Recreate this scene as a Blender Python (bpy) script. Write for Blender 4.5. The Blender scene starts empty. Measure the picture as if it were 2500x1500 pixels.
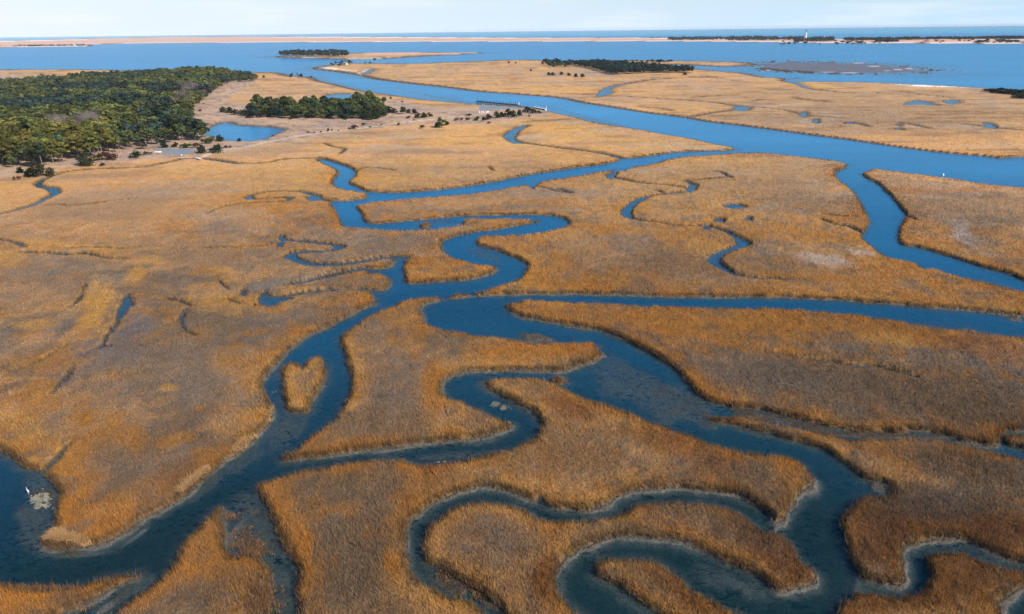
import bpy, math
import numpy as np
from mathutils import Matrix, Vector
rng = np.random.default_rng(7)
S = bpy.context.scene
COL = S.collection

# ------------------------------------------------------------------ camera geometry
W, H, F, CAMH = 2500.0, 1500.0, 1700.0, 70.0
ROLL = math.atan(0.0114)
CR, SR = math.cos(ROLL), math.sin(ROLL)
HOR = 676.7                       # horizon above centre, level frame
P = math.atan(HOR / F)
CP, SP = math.cos(P), math.sin(P)

def level(px, py):
    dx = np.asarray(px, float) - 1250; dy = np.asarray(py, float) - 750
    return dx * CR - dy * SR, dx * SR + dy * CR
def lv2w(u, v, z=0.0):
    """point of the level image frame -> ground point at height z"""
    dy = F * CP - v * SP; dz = -F * SP - v * CP
    t = (z - CAMH) / dz
    return u * t, dy * t
def w2lv(x, y, z=0.0):
    fwd = y * CP - (z - CAMH) * SP
    dn = -y * SP - (z - CAMH) * CP
    return x * F / fwd, dn * F / fwd
def px2w(px, py, z=0.0):
    u, v = level(px, py)
    v = np.maximum(v, -HOR + 3.6)
    return lv2w(u, v, z)
def spot(px, py, z=0.0):
    x, y = px2w(px, py, z); return float(x), float(y)

# ------------------------------------------------------------------ noise
def vnoise(x, y, sc, seed=0):
    x = x / sc + seed * 17.31; y = y / sc - seed * 9.17
    xi = np.floor(x).astype(np.int64); yi = np.floor(y).astype(np.int64)
    fx = x - xi; fy = y - yi
    fx = fx * fx * (3 - 2 * fx); fy = fy * fy * (3 - 2 * fy)
    def h(a, b):
        n = (a * 374761393 + b * 668265263 + seed * 144665) & 0xffffffff
        n = ((n ^ (n >> 13)) * 1274126177) & 0xffffffff
        return ((n ^ (n >> 16)) & 0xffffff) / float(0xffffff)
    return (h(xi, yi) * (1 - fx) + h(xi + 1, yi) * fx) * (1 - fy) + (h(xi, yi + 1) * (1 - fx) + h(xi + 1, yi + 1) * fx) * fy
def fbm(x, y, sc, seed=0, o=4, g=0.5):
    t = 0; a = 1.0; n = 0
    for i in range(o):
        t = t + a * vnoise(x * (1 + .02 * i) + y * .3 * i, y - x * .3 * i, sc / 2 ** i, seed + i * 5); n += a; a *= g
    return t / n
def sstep(a, b, x):
    t = np.clip((x - a) / (b - a), 0, 1); return t * t * (3 - 2 * t)

# ------------------------------------------------------------------ shorelines (pixels of the photograph, put on the ground through the camera)
BAY = [(-2600, 40), (5200, -60), (5200, 330), (3200, 262), (2500, 220), (2338, 210), (2205, 204), (2111, 200), (1998, 198.6), (1922, 198.6), (1916, 194),
 (1953, 190), (1913, 190), (1854, 187), (1837, 181.6), (1794, 176), (1738, 171.7), (1667, 166), (1568, 160), (1500, 157.5), (1392, 150.5), (1313, 147),
 (1251, 146), (1166, 149.6), (1067, 153), (1025, 155), (954, 155), (863, 155), (815, 157.6), (798, 160), (758, 168), (760, 187), (707, 183),
 (671, 176.5), (600, 176), (400, 174), (209, 170), (0, 170), (-500, 176), (-2600, 200)]
MAIN = [(700, 155), (758, 168), (798, 173), (869, 183), (911, 193), (996, 204), (1081, 213), (1166, 224), (1240, 229), (1285, 232.6), (1341, 237), (1381, 242.5),
 (1412, 249.6), (1483, 261), (1582, 276.5), (1653, 285), (1687, 290.6), (1738, 299), (1800, 306), (1899, 319), (1970, 329), (2069, 341.6), (2125, 350),
 (2225, 364), (2324, 375.6), (2394, 381), (2448, 387), (2500, 384), (2800, 392), (2800, 500), (2500, 457.6), (2451, 453), (2366, 442), (2281, 429),
 (2196, 419), (2142, 412), (2128, 414), (2117, 418), (2106, 421), (2107, 429), (2142, 450), (2165, 470), (2188, 495), (2210, 523), (2209, 535),
 (2199, 554.6), (2192, 574), (2192, 587), (2207, 600), (2253, 607), (2324, 628), (2394, 651), (2465, 670.6), (2500, 685), (2700, 745), (2700, 790),
 (2500, 713), (2479, 706), (2437, 696), (2380, 682), (2329, 671), (2287, 656.5), (2253, 654), (2233, 642), (2182, 631), (2148, 614), (2125, 597),
 (2104, 580), (2108, 571), (2120, 552), (2123, 540), (2114, 518), (2097, 489), (2080, 461), (2060, 447), (2046, 435), (2038, 428), (2046, 418), (2066, 409.5), (2073, 402.5),
 (2063, 397), (2040, 392.5), (1998, 387), (1941, 380), (1885, 374), (1842, 372), (1803, 373), (1803, 364), (1780, 357), (1738, 348.7), (1681, 336), (1625, 327),
 (1568, 316), (1511, 307.6), (1455, 299), (1409, 286), (1364, 276.5), (1327, 268), (1265, 261), (1166, 254), (1095, 248), (1025, 241), (954, 231),
 (883, 221), (826, 207), (781, 197), (758, 187), (700, 183)]
RIVER = [(1803, 366), (1766, 368.5), (1681, 371), (1625, 375.6), (1568, 384), (1520, 388.5), (1508, 394), (1469, 402.5), (1398, 411), (1313, 424), (1256, 434),
 (1208, 444), (1124, 458), (1025, 468), (940, 471), (897, 467), (872, 457), (852, 449), (852, 443), (863, 432), (870, 424), (863, 415), (846, 407), (826, 400),
 (798, 391), (784, 388), (778, 392), (807, 405), (824, 415), (828, 424), (821, 432), (814, 446), (815, 453), (841, 462.5), (872, 467), (897, 472), (901, 479.5),
 (883, 486.6), (846, 491), (815, 491), (809, 496.5), (815, 509), (829, 532), (838, 552), (883, 556), (940, 561), (996, 561), (1053, 559), (1104, 552),
 (1132, 546), (1124, 541), (1134, 536), (1166, 533), (1228, 532), (1285, 533), (1309, 539), (1305, 543), (1256, 553), (1200, 562.5), (1166, 566), (1109, 578.6),
 (1078, 591), (1078, 605.5), (1098, 625), (1138, 637), (1180, 646), (1207, 648), (1211, 656), (1203, 668), (1166, 679), (1110, 686), (1053, 690), (1005, 693),
 (993, 687), (989, 670), (985, 656), (988, 642), (984, 634), (965, 637), (962, 648), (940, 657), (900, 660), (905, 667), (940, 670), (950, 679), (950, 693), (937, 709),
 (908, 714), (906, 721), (911, 736), (917, 741), (883, 758), (841, 780), (798, 802), (756, 822), (730, 838), (710, 854), (679, 882), (651, 913), (639, 936),
 (645, 964), (659, 992), (661, 1015), (651, 1043), (622, 1076), (600, 1100), (566, 1122), (509, 1165), (453, 1210), (410, 1238), (354, 1272), (306, 1306),
 (255, 1329), (198, 1343), (141, 1346), (110, 1335), (107, 1320), (124, 1301), (136, 1289), (136, 1255), (139, 1216), (141, 1199), (124, 1176), (110, 1156),
 (99, 1151), (56, 1136), (22, 1117), (0, 1105), (-150, 1015), (-420, 960), (-480, 1200), (-330, 1440), (0, 1431), (85, 1437), (141, 1437), (198, 1428), (240, 1411),
 (283, 1400), (325, 1401), (334, 1410), (311, 1422), (269, 1445), (240, 1462), (176, 1490), (120, 1530), (40, 1640), (100, 1700), (200, 1560), (269, 1500),
 (297, 1476), (354, 1437), (396, 1408), (430, 1377), (439, 1349), (453, 1315), (481, 1289), (505, 1264), (529, 1244), (536, 1250), (540, 1278), (549, 1301), (553, 1335),
 (570, 1360), (594, 1354), (631, 1366), (645, 1386), (651, 1414), (645, 1437), (623, 1451), (614, 1471), (623, 1500), (610, 1640), (640, 1700), (712, 1640), (725, 1500),
 (727, 1462), (727, 1420), (719, 1374), (696, 1340), (679, 1301), (656, 1250), (636, 1221), (634, 1188), (656, 1172), (727, 1151), (798, 1138), (869, 1128),
 (940, 1121), (976, 1119), (996, 1125), (1025, 1134), (1081, 1131), (1152, 1119), (1208, 1105), (1242, 1097), (1271, 1084), (1299, 1070), (1314, 1052), (1320, 1038),
 (1313, 1023), (1293, 1004), (1256, 981), (1214, 963), (1190, 950), (1179, 938), (1182, 927), (1205, 920), (1237, 919), (1285, 920), (1330, 924), (1370, 941), (1412, 961),
 (1455, 978), (1525, 999), (1596, 1032), (1681, 1062), (1738, 1083), (1794, 1097), (1842, 1105), (1885, 1112), (1927, 1119), (1953, 1127), (1962, 1142),
 (1981, 1168), (1975, 1185), (1958, 1207), (1936, 1236), (1922, 1255), (1905, 1273), (1893, 1278), (1880, 1290), (1895, 1299), (1924, 1320), (1958, 1363), (1981, 1388), (1987, 1408), (1981, 1425),
 (1958, 1434), (1913, 1442), (1885, 1434), (1851, 1411), (1794, 1379), (1738, 1355), (1681, 1332), (1625, 1319), (1554, 1313), (1483, 1320), (1440, 1330),
 (1398, 1352), (1370, 1386), (1358, 1420), (1370, 1448), (1392, 1476), (1421, 1500), (1480, 1545), (1600, 1640), (1700, 1650), (1640, 1540), (1602, 1500),
 (1554, 1471), (1511, 1434), (1460, 1414), (1455, 1397), (1465, 1373), (1497, 1363), (1568, 1363), (1610, 1374), (1653, 1405), (1710, 1448), (1766, 1476),
 (1809, 1500), (1880, 1540), (1990, 1640), (2010, 1600), (2049, 1500), (2063, 1476), (2083, 1454), (2097, 1440), (2106, 1414), (2097, 1397), (2077, 1369), (2060, 1340),
 (2052, 1306), (2050, 1278), (2060, 1255), (2077, 1238), (2103, 1221), (2125, 1211), (2154, 1213), (2176, 1213), (2179, 1200), (2168, 1187), (2140, 1179),
 (2114, 1173), (2097, 1165), (2055, 1131), (2021, 1103), (1984, 1089), (1927, 1074), (1856, 1052), (1794, 1039), (1746, 1032), (1724, 1023), (1724, 1015),
 (1766, 1017), (1800, 1016), (1856, 1023), (1913, 1035), (1998, 1055), (2083, 1067), (2168, 1072), (2225, 1070), (2295, 1073), (2324, 1083), (2366, 1094),
 (2423, 1106), (2465, 1108), (2500, 1120), (2650, 1150), (2650, 1138), (2500, 1098), (2462, 1088), (2456, 1072), (2475, 1062), (2650, 1060), (2650, 1050), (2500, 1054), (2440, 1064), (2431, 1092),
 (2366, 1079), (2301, 1063), (2225, 1057), (2188, 1062), (2165, 1057), (2140, 1057), (2055, 1053), (1998, 1040), (1927, 1021), (1842, 1001), (1790, 996), (1752, 987), (1710, 967),
 (1681, 941), (1653, 910), (1610, 879), (1568, 856), (1525, 832), (1475, 812), (1426, 801), (1341, 787), (1285, 777), (1251, 766), (1239, 752), (1240, 741),
 (1265, 737), (1285, 731), (1341, 733), (1398, 737), (1483, 740), (1568, 745), (1653, 748), (1800, 751), (1885, 751), (1970, 757), (2055, 764), (2140, 775),
 (2253, 792), (2366, 808), (2451, 819), (2500, 823), (2750, 860), (2750, 785), (2500, 771), (2479, 772), (2423, 765), (2310, 755), (2140, 741), (1970, 730),
 (1800, 727), (1625, 726), (1483, 721), (1313, 719), (1200, 722), (1110, 729), (1053, 740), (1030, 750), (1024, 764), (1041, 787), (1081, 801), (1138, 813),
 (1208, 822), (1271, 832), (1313, 838), (1370, 838), (1446, 837), (1457, 848), (1472, 862), (1469, 873), (1440, 888), (1398, 900), (1370, 907), (1285, 906),
 (1223, 906), (1152, 907), (1109, 919), (1081, 933), (1078, 950), (1098, 967), (1138, 987), (1194, 1012), (1237, 1029), (1247, 1038), (1242, 1049), (1208, 1063),
 (1166, 1074), (1053, 1084), (940, 1094), (855, 1106), (770, 1117), (713, 1125), (693, 1123), (699, 1111), (727, 1094), (770, 1060), (812, 1026), (841, 992),
 (857, 958), (859, 927), (849, 885), (836, 842), (834, 817), (860, 798), (897, 775), (940, 753), (971, 743), (979, 736), (1025, 727), (1081, 721), (1166, 712),
 (1223, 698), (1265, 682), (1285, 665), (1288, 651), (1271, 634), (1208, 611), (1166, 597), (1160, 588), (1175, 578), (1208, 574), (1285, 571), (1327, 566),
 (1370, 554), (1390, 546), (1384, 539), (1370, 532), (1327, 526), (1256, 525), (1200, 526), (1138, 528), (1053, 535), (968, 543), (911, 547), (889, 540),
 (883, 523), (869, 505), (883, 498), (940, 489), (1025, 482), (1124, 474), (1208, 464), (1265, 453), (1285, 451), (1302, 459), (1305, 453), (1327, 442),
 (1375, 434), (1455, 421), (1505, 412), (1522, 416), (1542, 409), (1596, 398), (1653, 384), (1766, 375.6), (1803, 373)]
CREEK_N = [(1905, 1290), (1893, 1276), (1870, 1250), (1823, 1222), (1738, 1202), (1667, 1195), (1568, 1202), (1511, 1219), (1483, 1236), (1426, 1250), (1370, 1246), (1313, 1230),
 (1271, 1213), (1237, 1200), (1180, 1193), (1138, 1202), (1081, 1224), (1025, 1258), (996, 1289), (988, 1323), (993, 1366), (1010, 1394), (1053, 1425), (1110, 1454),
 (1152, 1468), (1183, 1499), (1230, 1560), (1280, 1650), (1300, 1600), (1237, 1500), (1223, 1482), (1180, 1448), (1124, 1425), (1081, 1400), (1055, 1388), (1041, 1374), (1036, 1349),
 (1036, 1312), (1041, 1292), (1067, 1269), (1095, 1250), (1129, 1230), (1180, 1221), (1223, 1226), (1279, 1245), (1313, 1261), (1370, 1271), (1426, 1270),
 (1483, 1261), (1525, 1252), (1545, 1241), (1582, 1227), (1653, 1220), (1738, 1230), (1794, 1244), (1837, 1272), (1865, 1289), (1895, 1299)]
CREEK_X = [(2090, 1410), (2140, 1425), (2182, 1431), (2203, 1420), (2207, 1386), (2205, 1352), (2225, 1335), (2253, 1326), (2310, 1322), (2366, 1329), (2423, 1349),
 (2465, 1366), (2500, 1377), (2650, 1420), (2650, 1450), (2500, 1394), (2451, 1380), (2394, 1363), (2352, 1346), (2310, 1345), (2281, 1347), (2264, 1357), (2259, 1377),
 (2267, 1400), (2264, 1425), (2250, 1442), (2225, 1451), (2182, 1454), (2140, 1448), (2097, 1442), (2080, 1450)]
CORNER = [(2650, 1410), (2500, 1437), (2465, 1445), (2440, 1462), (2434, 1482), (2440, 1500), (2470, 1560), (2650, 1560)]
POND1 = [(497, 327), (509, 313), (538, 300.5), (566, 300.5), (583, 306), (637, 309), (674, 312), (700, 317.5), (679, 326), (660, 336), (637, 344), (566, 346), (538, 341), (509, 333)]
POND2 = [(785, 236), (812, 230.6), (855, 230), (880, 234), (855, 242), (798, 246)]
POND3 = [(884, 181), (898, 174), (912, 168), (915, 170), (905, 177), (888, 183)]
POND4 = [(625, 733), (637, 747), (671, 751), (688, 741), (719, 730), (699, 724), (665, 721), (656, 713), (637, 716)]
POND5 = [(582, 718), (590, 708), (605, 710), (608, 720), (597, 726)]
POND6 = [(297, 721), (308, 716), (325, 730), (331, 744), (311, 758), (297, 764), (308, 774), (283, 795), (263, 809), (277, 787), (286, 774), (276, 758), (286, 747)]
POND7 = [(226, 857), (240, 848), (266, 842), (285, 842), (274, 852), (243, 860)]
POND8 = [(175, 893), (198, 888), (181, 907), (158, 930), (133, 959), (128, 956), (144, 924)]
BULB1 = [(1228, 333), (1239, 322), (1265, 311), (1290, 307), (1268, 319), (1261, 330), (1256, 341), (1278, 351), (1256, 351), (1239, 343)]
BULB2 = [(1481, 432), (1486, 428), (1500, 426), (1499, 434), (1488, 438)]
BULB3 = [(1676, 464), (1686, 455), (1695, 458), (1684, 470)]
BULB4 = [(1455, 236), (1465, 222), (1480, 214), (1497, 213), (1490, 222), (1499, 226), (1475, 234)]
BULB5 = [(1790, 269), (1797, 261), (1830, 262), (1822, 270)]
BULB6 = [(746, 480), (775, 482), (778, 490), (752, 490)]
PONDS_FAR = [[(1953, 281), (1958, 275), (1968, 275), (1970, 283), (1960, 286)], [(1985, 300), (1985, 293), (1996, 292), (1997, 301)], [(2064, 303), (2066, 299), (2080, 300), (2081, 303)],
 [(2205, 256), (2225, 247), (2245, 246), (2275, 253), (2285, 258), (2240, 255)], [(2300, 246), (2330, 245), (2345, 251), (2320, 254)], [(2400, 300), (2420, 303), (2432, 313), (2412, 312)],
 [(1742, 541), (1752, 533), (1770, 538), (1762, 544)], [(1822, 537), (1826, 531), (1834, 533), (1832, 538)], [(2186, 316), (2196, 314), (2203, 318)], [(2186, 305), (2200, 305), (2198, 308)],
 [(1715, 560), (1722, 552), (1735, 553), (1728, 561)], [(1765, 503), (1800, 500), (1822, 506), (1790, 509)]]
HEART = [(689, 922), (690, 905), (698, 888), (713, 881), (727, 885), (739, 894), (744, 885), (753, 875), (770, 868), (784, 868), (792, 882), (798, 907), (792, 936),
 (775, 961), (761, 981), (756, 998), (753, 1008), (727, 1008), (707, 1005), (698, 990), (693, 958)]
STRIP = [(1392, 149), (1398, 147.7), (1483, 147), (1653, 149), (1766, 151), (1837, 155), (1848, 159), (1766, 163), (1681, 159), (1568, 156.5), (1483, 154)]
FOREST_ISLE = [(676, 141), (684, 137), (770, 133), (841, 131), (940, 129), (1081, 128), (1152, 128.5), (1186, 128.7), (1152, 131.5), (1081, 135), (996, 140), (954, 143), (855, 145), (798, 143), (727, 141.5)]
hl = lambda x, o: (x, 91.3 - .0114 * x + o)
BARRIER = [hl(-2600, 14), hl(-400, 12), hl(0, 9), hl(300, 5), hl(700, 6), hl(1300, 16), hl(1600, 19.5), hl(1900, 26), hl(2500, 33), hl(3200, 45), hl(5000, 90),
 hl(5000, 120), hl(3200, 62), hl(2500, 45), hl(2060, 38), hl(1900, 34), hl(1650, 29), hl(1300, 25.5), hl(700, 20.5), hl(260, 19.5), hl(220, 25), hl(0, 25.5), hl(-400, 31), hl(-2600, 40)]
TUFT1 = [(1025, 552), (1032, 547), (1050, 547), (1052, 552), (1045, 557), (1030, 557)]
TUFT2 = [(1340, 930), (1350, 924), (1375, 924), (1382, 932), (1370, 939), (1350, 936)]

# narrow tidal creeks: (pixel path, width in metres)
RIB = [
 ([(984, 634), (976, 632), (940, 634), (883, 642), (812, 650), (770, 649), (736, 642), (713, 632), (708, 627), (727, 619), (781, 616), (815, 612), (831, 606), (815, 601), (770, 595), (696, 589), (688, 578)], [7.5, 7, 6.5, 6.5, 6.5, 6.5, 6.2, 6, 6, 6, 5.6, 5.6, 5.4, 5, 4.6, 4, 3]),
 ([(694, 589), (686, 597), (683, 608)], [3.6, 3.6, 3]), ([(690, 591), (640, 603), (560, 607), (500, 609)], [1.2, 1, .8, .6]),
 ([(325, 700), (305, 735), (300, 765), (283, 795), (262, 825), (245, 852), (205, 880), (180, 905), (150, 940), (125, 965)], [1.2, 3.4, 3.4, 2.4, 1.6, 2.4, 1.8, 3.2, 3.2, 1.2]),
 ([(210, 700), (190, 740), (150, 765), (110, 800)], [1, 2, 2, 1]), ([(160, 850), (110, 880), (50, 905), (-20, 925)], [1, 2, 2.4, 1.6]),
 ([(-60, 540), (0, 525), (71, 507), (113, 487), (136, 475), (128, 463), (105, 459), (94, 452), (105, 442), (130, 431), (170, 421), (240, 415), (340, 411), (402, 400), (458, 389), (495, 389), (538, 395), (586, 402), (651, 400), (699, 391), (784, 389)], [7, 6, 5, 5, 6, 7, 6, 4, 4, 3, 4, 4, 3, 4, 4, 4, 5, 4, 2.5, 3, 4]),
 ([(809, 494), (778, 488), (773, 481), (741, 472), (713, 470), (656, 471), (617, 478), (608, 484), (622, 489), (685, 486), (707, 488), (690, 495), (600, 499), (580, 501), (543, 509), (509, 523)], [4, 4.6, 4.6, 4, 3, 3, 3.6, 5, 4.5, 3, 4.5, 2.4, 2, 2, 2, 1.8]),
 ([(920, 715), (855, 710), (770, 715), (715, 724)], [5.5, 4.2, 4, 4]),
 ([(945, 665), (883, 662), (855, 666), (800, 677), (750, 690), (700, 700)], [8, 7, 6.5, 5.5, 4.5, 3.5]),
 ([(-30, 588), (17, 591), (42, 597), (60, 608)], [3, 3, 2.6, 2.2]), ([(60, 619), (113, 621), (161, 625), (198, 622), (240, 628), (272, 635), (311, 636)], [3, 3, 2.6, 2.8, 2.8, 2.2, 1.6]),
 ([(391, 737), (425, 736), (453, 742), (470, 750), (510, 736), (552, 733), (586, 747), (623, 751)], [.8, 1.4, 1.8, 1, 1, 1, 1.4, 1]),
 ([(455, 758), (444, 778), (444, 795), (456, 812), (480, 824)], [1.2, 2, 2, 1.6, 1]),
 ([(110, 1156), (136, 1128), (158, 1103), (178, 1083)], [3, 2.6, 2, 1]),
 ([(1514, 388), (1477, 378), (1426, 370), (1370, 363), (1313, 356), (1276, 350)], [4, 3.5, 3, 3, 3, 3]),
 ([(1530, 412), (1505, 420), (1490, 430), (1494, 434), (1525, 441), (1568, 450), (1625, 454), (1675, 461), (1687, 464), (1681, 469), (1653, 473), (1596, 479), (1568, 487), (1540, 504), (1530, 515), (1530, 529), (1548, 538), (1596, 545), (1639, 552), (1681, 556), (1724, 555), (1766, 566), (1800, 583), (1814, 597), (1794, 608), (1766, 618), (1746, 631), (1742, 642), (1762, 657), (1789, 671), (1837, 681), (1900, 685), (1927, 687)],
  [3, 3, 6, 3, 3, 2.5, 2, 3, 5, 3, 2, 2, 4, 4.5, 5, 5, 3, 1.4, 1.2, 1.6, 2, 2, 3, 5, 4, 4, 4.5, 4.5, 4, 3, 2, 1.4, .8]),
 ([(1687, 462), (1695, 456), (1681, 447), (1670, 443), (1710, 441), (1760, 436), (1783, 436)], [4, 3, 2.5, 1.4, 1, .9, .8]),
 ([(1490, 213), (1540, 203), (1596, 195), (1667, 190.5), (1738, 189), (1848, 186.7)], [12, 10, 9, 6, 5, 5]),
 ([(1384, 231), (1420, 232), (1460, 233)], [3, 3, 5]),
 ([(1472, 235), (1540, 237.5), (1625, 242.5), (1738, 251), (1794, 259), (1831, 262)], [5, 4, 4, 5, 6, 7]),
 ([(1797, 269), (1752, 275), (1710, 282), (1681, 287)], [5, 4, 4, 6]),
 ([(1916, 196), (1953, 208.5), (1975, 217), (2040, 225.5), (2077, 228)], [10, 9, 7, 4, 3]),
 ([(1975, 285), (2049, 289)], [3, 3]), ([(2079, 300), (2120, 310)], [3, 2]), ([(1831, 262), (1900, 268), (1953, 279)], [4, 2, 2]), ([(1936, 240), (1965, 245), (2029, 251)], [4, 4, 4]), ([(1837, 248), (1850, 245), (1880, 246)], [3, 3, 3]),
 ([(2109, 577), (2100, 569), (2069, 556), (2040, 552), (2004, 539)], [1.8, 1.4, 1, .8, .6]),
 ([(1900, 867), (1960, 881), (2010, 884), (2070, 898), (2130, 898), (2180, 912), (2230, 925)], [.5, .7, .5, .8, .5, .8, .4]),
 ([(2210, 531), (2225, 536), (2240, 542)], [1.6, 1.2, .6]),
 ([(868, 421), (885, 414), (910, 411), (940, 415), (965, 419)], [2, 1.4, 1.2, 1, .8]), ([(1192, 408), (1203, 419)], [1.4, 1.6]), ([(792, 352), (815, 361), (842, 366), (830, 377)], [1, 1.4, 1.6, 1]),
 ([(1604, 467), (1625, 474), (1660, 470)], [1, 1.6, 1]), ([(1741, 420), (1760, 424), (1783, 436)], [1, 1.4, 1.6]), ([(1305, 457), (1340, 463), (1360, 470), (1392, 474)], [1.6, 1.2, 1.4, 2.6]), ([(1360, 464), (1373, 466), (1388, 473)], [2, 1.6, 2]),
 ([(2010, 526), (2045, 530), (2085, 533)], [1, 1.3, 1]), ([(110, 505), (148, 502), (170, 505), (250, 497), (330, 487)], [.9, 1.2, 1.4, .9, .7]), ([(1280, 300), (1330, 296), (1385, 293)], [1.6, 2, 1.2]), ([(2140, 228), (2155, 230)], [4, 3]), ([(2180, 224), (2205, 226), (2230, 229)], [3, 4, 2.5]), ([(2245, 232), (2290, 236), (2320, 240)], [3, 2.5, 2]),
 ([(165, 610), (230, 607), (300, 611), (340, 606)], [1, 1.5, 1.2, .8]), ([(530, 680), (545, 700), (560, 712)], [.8, 1.2, 1]), ([(1340, 1250), (1325, 1235), (1318, 1222)], [2, 1.4, .8]), ([(2350, 305), (2400, 310), (2470, 318), (2520, 322)], [2, 3, 2.5, 2]), ([(2190, 300), (2230, 306), (2270, 316)], [2.5, 3, 2]), ([(1690, 240), (1740, 236), (1800, 233)], [3, 2.5, 2]), ([(1560, 262), (1610, 266), (1640, 272)], [1.8, 1.4, 1]),
]

# ------------------------------------------------------------------ sampling grid of the ground (level frame rows / columns)
offs = np.concatenate([np.arange(4, 40, 1.2), np.arange(40, 1450, 2.2), np.geomspace(1455, 2600, 22)])
vr = offs - HOR
ext = np.geomspace(14, 5200, 44)
uc = np.concatenate([-(1280 + ext[::-1]), np.arange(-1280, 1280.1, 2.6), 1280 + ext])
NR, NC = len(vr), len(uc)
UU, VV = np.meshgrid(uc, vr)
GX, GY = lv2w(UU, VV)
cell = np.abs(np.gradient(GY[:, 0]))[:, None]

def smooth(pts, closed=True, vals=None, n=4):
    p = np.array(pts, float)
    if vals is not None: p = np.column_stack([p, vals])
    N = len(p); out = []
    rngi = range(N) if closed else range(N - 1)
    for i in rngi:
        if closed: a, b, c, d = p[(i - 1) % N], p[i], p[(i + 1) % N], p[(i + 2) % N]
        else: a, b, c, d = p[max(i - 1, 0)], p[i], p[i + 1], p[min(i + 2, N - 1)]
        for k in range(n):
            t = k / n
            out.append(.5 * ((2 * b) + (-a + c) * t + (2 * a - 5 * b + 4 * c - d) * t * t + (-a + 3 * b - 3 * c + d) * t ** 3))
    if not closed: out.append(p[-1])
    return np.array(out)

def world_poly(pts, water=True, n=4, edge=0.95):
    p = smooth(pts, n=n)
    area = np.sum(p[:, 0] * np.roll(p[:, 1], -1) - np.roll(p[:, 0], -1) * p[:, 1])
    tan = np.roll(p, -1, 0) - np.roll(p, 1, 0)
    tan /= np.linalg.norm(tan, axis=1)[:, None] + 1e-9
    ny = -tan[:, 0] * (1 if area > 0 else -1)          # outward normal, image-down part
    # (positive area in y-down pixels runs clockwise on screen; outward = (ty, -tx))
    if water: z = edge * np.clip(ny * 1.3, 0, 1)
    else: z = edge * np.clip(-ny * 1.3, 0, 1)
    u, v = level(p[:, 0], p[:, 1])
    v = np.maximum(v, -HOR + 3.6)
    x, y = lv2w(u, v, z)
    return x, y

def seg_dist(px, py, ax, ay, bx, by):
    dx, dy = bx - ax, by - ay
    l2 = dx * dx + dy * dy + 1e-9
    t = np.clip(((px - ax) * dx + (py - ay) * dy) / l2, 0, 1)
    return t, np.hypot(px - ax - t * dx, py - ay - t * dy)

BR, BC = 12, 48
def block_dist(ax, ay, bx, by, wa=None, wb=None, clampd=45.0):
    """distance from every grid point to a set of segments (minus half width)"""
    D = np.full((NR, NC), 0.0); D[:] = clampd + 3 * cell
    for r0 in range(0, NR, BR):
        r1 = min(NR, r0 + BR)
        for c0 in range(0, NC, BC):
            c1 = min(NC, c0 + BC)
            X = GX[r0:r1, c0:c1]; Y = GY[r0:r1, c0:c1]
            cx, cy = (X.min() + X.max()) / 2, (Y.min() + Y.max()) / 2
            rad = math.hypot(X.max() - X.min(), Y.max() - Y.min()) / 2
            lim = rad + clampd + 3 * float(cell[r0:r1].max())
            if cx + lim < min(ax.min(), bx.min()) or cx - lim > max(ax.max(), bx.max()) or cy + lim < min(ay.min(), by.min()) or cy - lim > max(ay.max(), by.max()): continue
            _, d = seg_dist(cx, cy, ax, ay, bx, by)
            k = np.nonzero(d < lim)[0]
            if not len(k): continue
            m = d[k].min() + 2 * rad + (8 if wa is not None else 0)
            k = k[d[k] <= m]
            for s0 in range(0, len(k), 256):
                ks = k[s0:s0 + 256]
                t, dd = seg_dist(X[..., None], Y[..., None], ax[ks], ay[ks], bx[ks], by[ks])
                if wa is not None: dd = dd - (wa[ks] * (1 - t) + wb[ks] * t) / 2
                D[r0:r1, c0:c1] = np.minimum(D[r0:r1, c0:c1], dd.min(-1))
    return D

def inside(x, y):
    u, v = w2lv(x, y)
    par = np.zeros((NR, NC + 1), np.int32)
    u2, v2 = np.roll(u, -1), np.roll(v, -1)
    for a, b, c, d in zip(u, v, u2, v2):
        if b == d: continue
        lo, hi = (b, d) if b < d else (d, b)
        i0, i1 = np.searchsorted(vr, lo), np.searchsorted(vr, hi)
        if i0 >= i1: continue
        rr = np.arange(i0, i1)
        xx = a + (c - a) * (vr[rr] - b) / (d - b)
        np.add.at(par, (rr, np.searchsorted(uc, xx)), 1)
    return (np.cumsum(par, 1)[:, :NC] % 2) == 1

def poly_sd(pts, water=True, n=4, clampd=45.0, edge=0.95):
    x, y = world_poly(pts, water, n, edge)
    ins = inside(x, y)
    D = block_dist(x, y, np.roll(x, -1), np.roll(y, -1), clampd=clampd)
    return np.where(ins, D, -D)

PXg, PYg = None, None
def grid_px(x=None, y=None):
    u, v = (UU, VV) if x is None else w2lv(x, y)
    return 1250 + u * CR + v * SR, 750 - u * SR + v * CR
PXg, PYg = grid_px()
big = 45 + 3 * cell
SD = -np.ones((NR, NC)) * big
for pl in [BAY, MAIN, RIVER, CREEK_N, CREEK_X, CORNER]:
    SD = np.maximum(SD, poly_sd(pl))
for pl in [HEART, TUFT1, TUFT2, STRIP, FOREST_ISLE, BARRIER]:
    SD = np.minimum(SD, -poly_sd(pl, water=False, edge=0.95 if pl is HEART else 0.4))
RSD = -np.ones((NR, NC)) * big                      # small creeks and ponds
for pl in [POND1, POND2, POND3, POND4, POND5, POND6, POND7, POND8, BULB1, BULB2, BULB3, BULB4, BULB5, BULB6] + PONDS_FAR:
    RSD = np.maximum(RSD, poly_sd(pl, clampd=20, edge=0.5))
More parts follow.
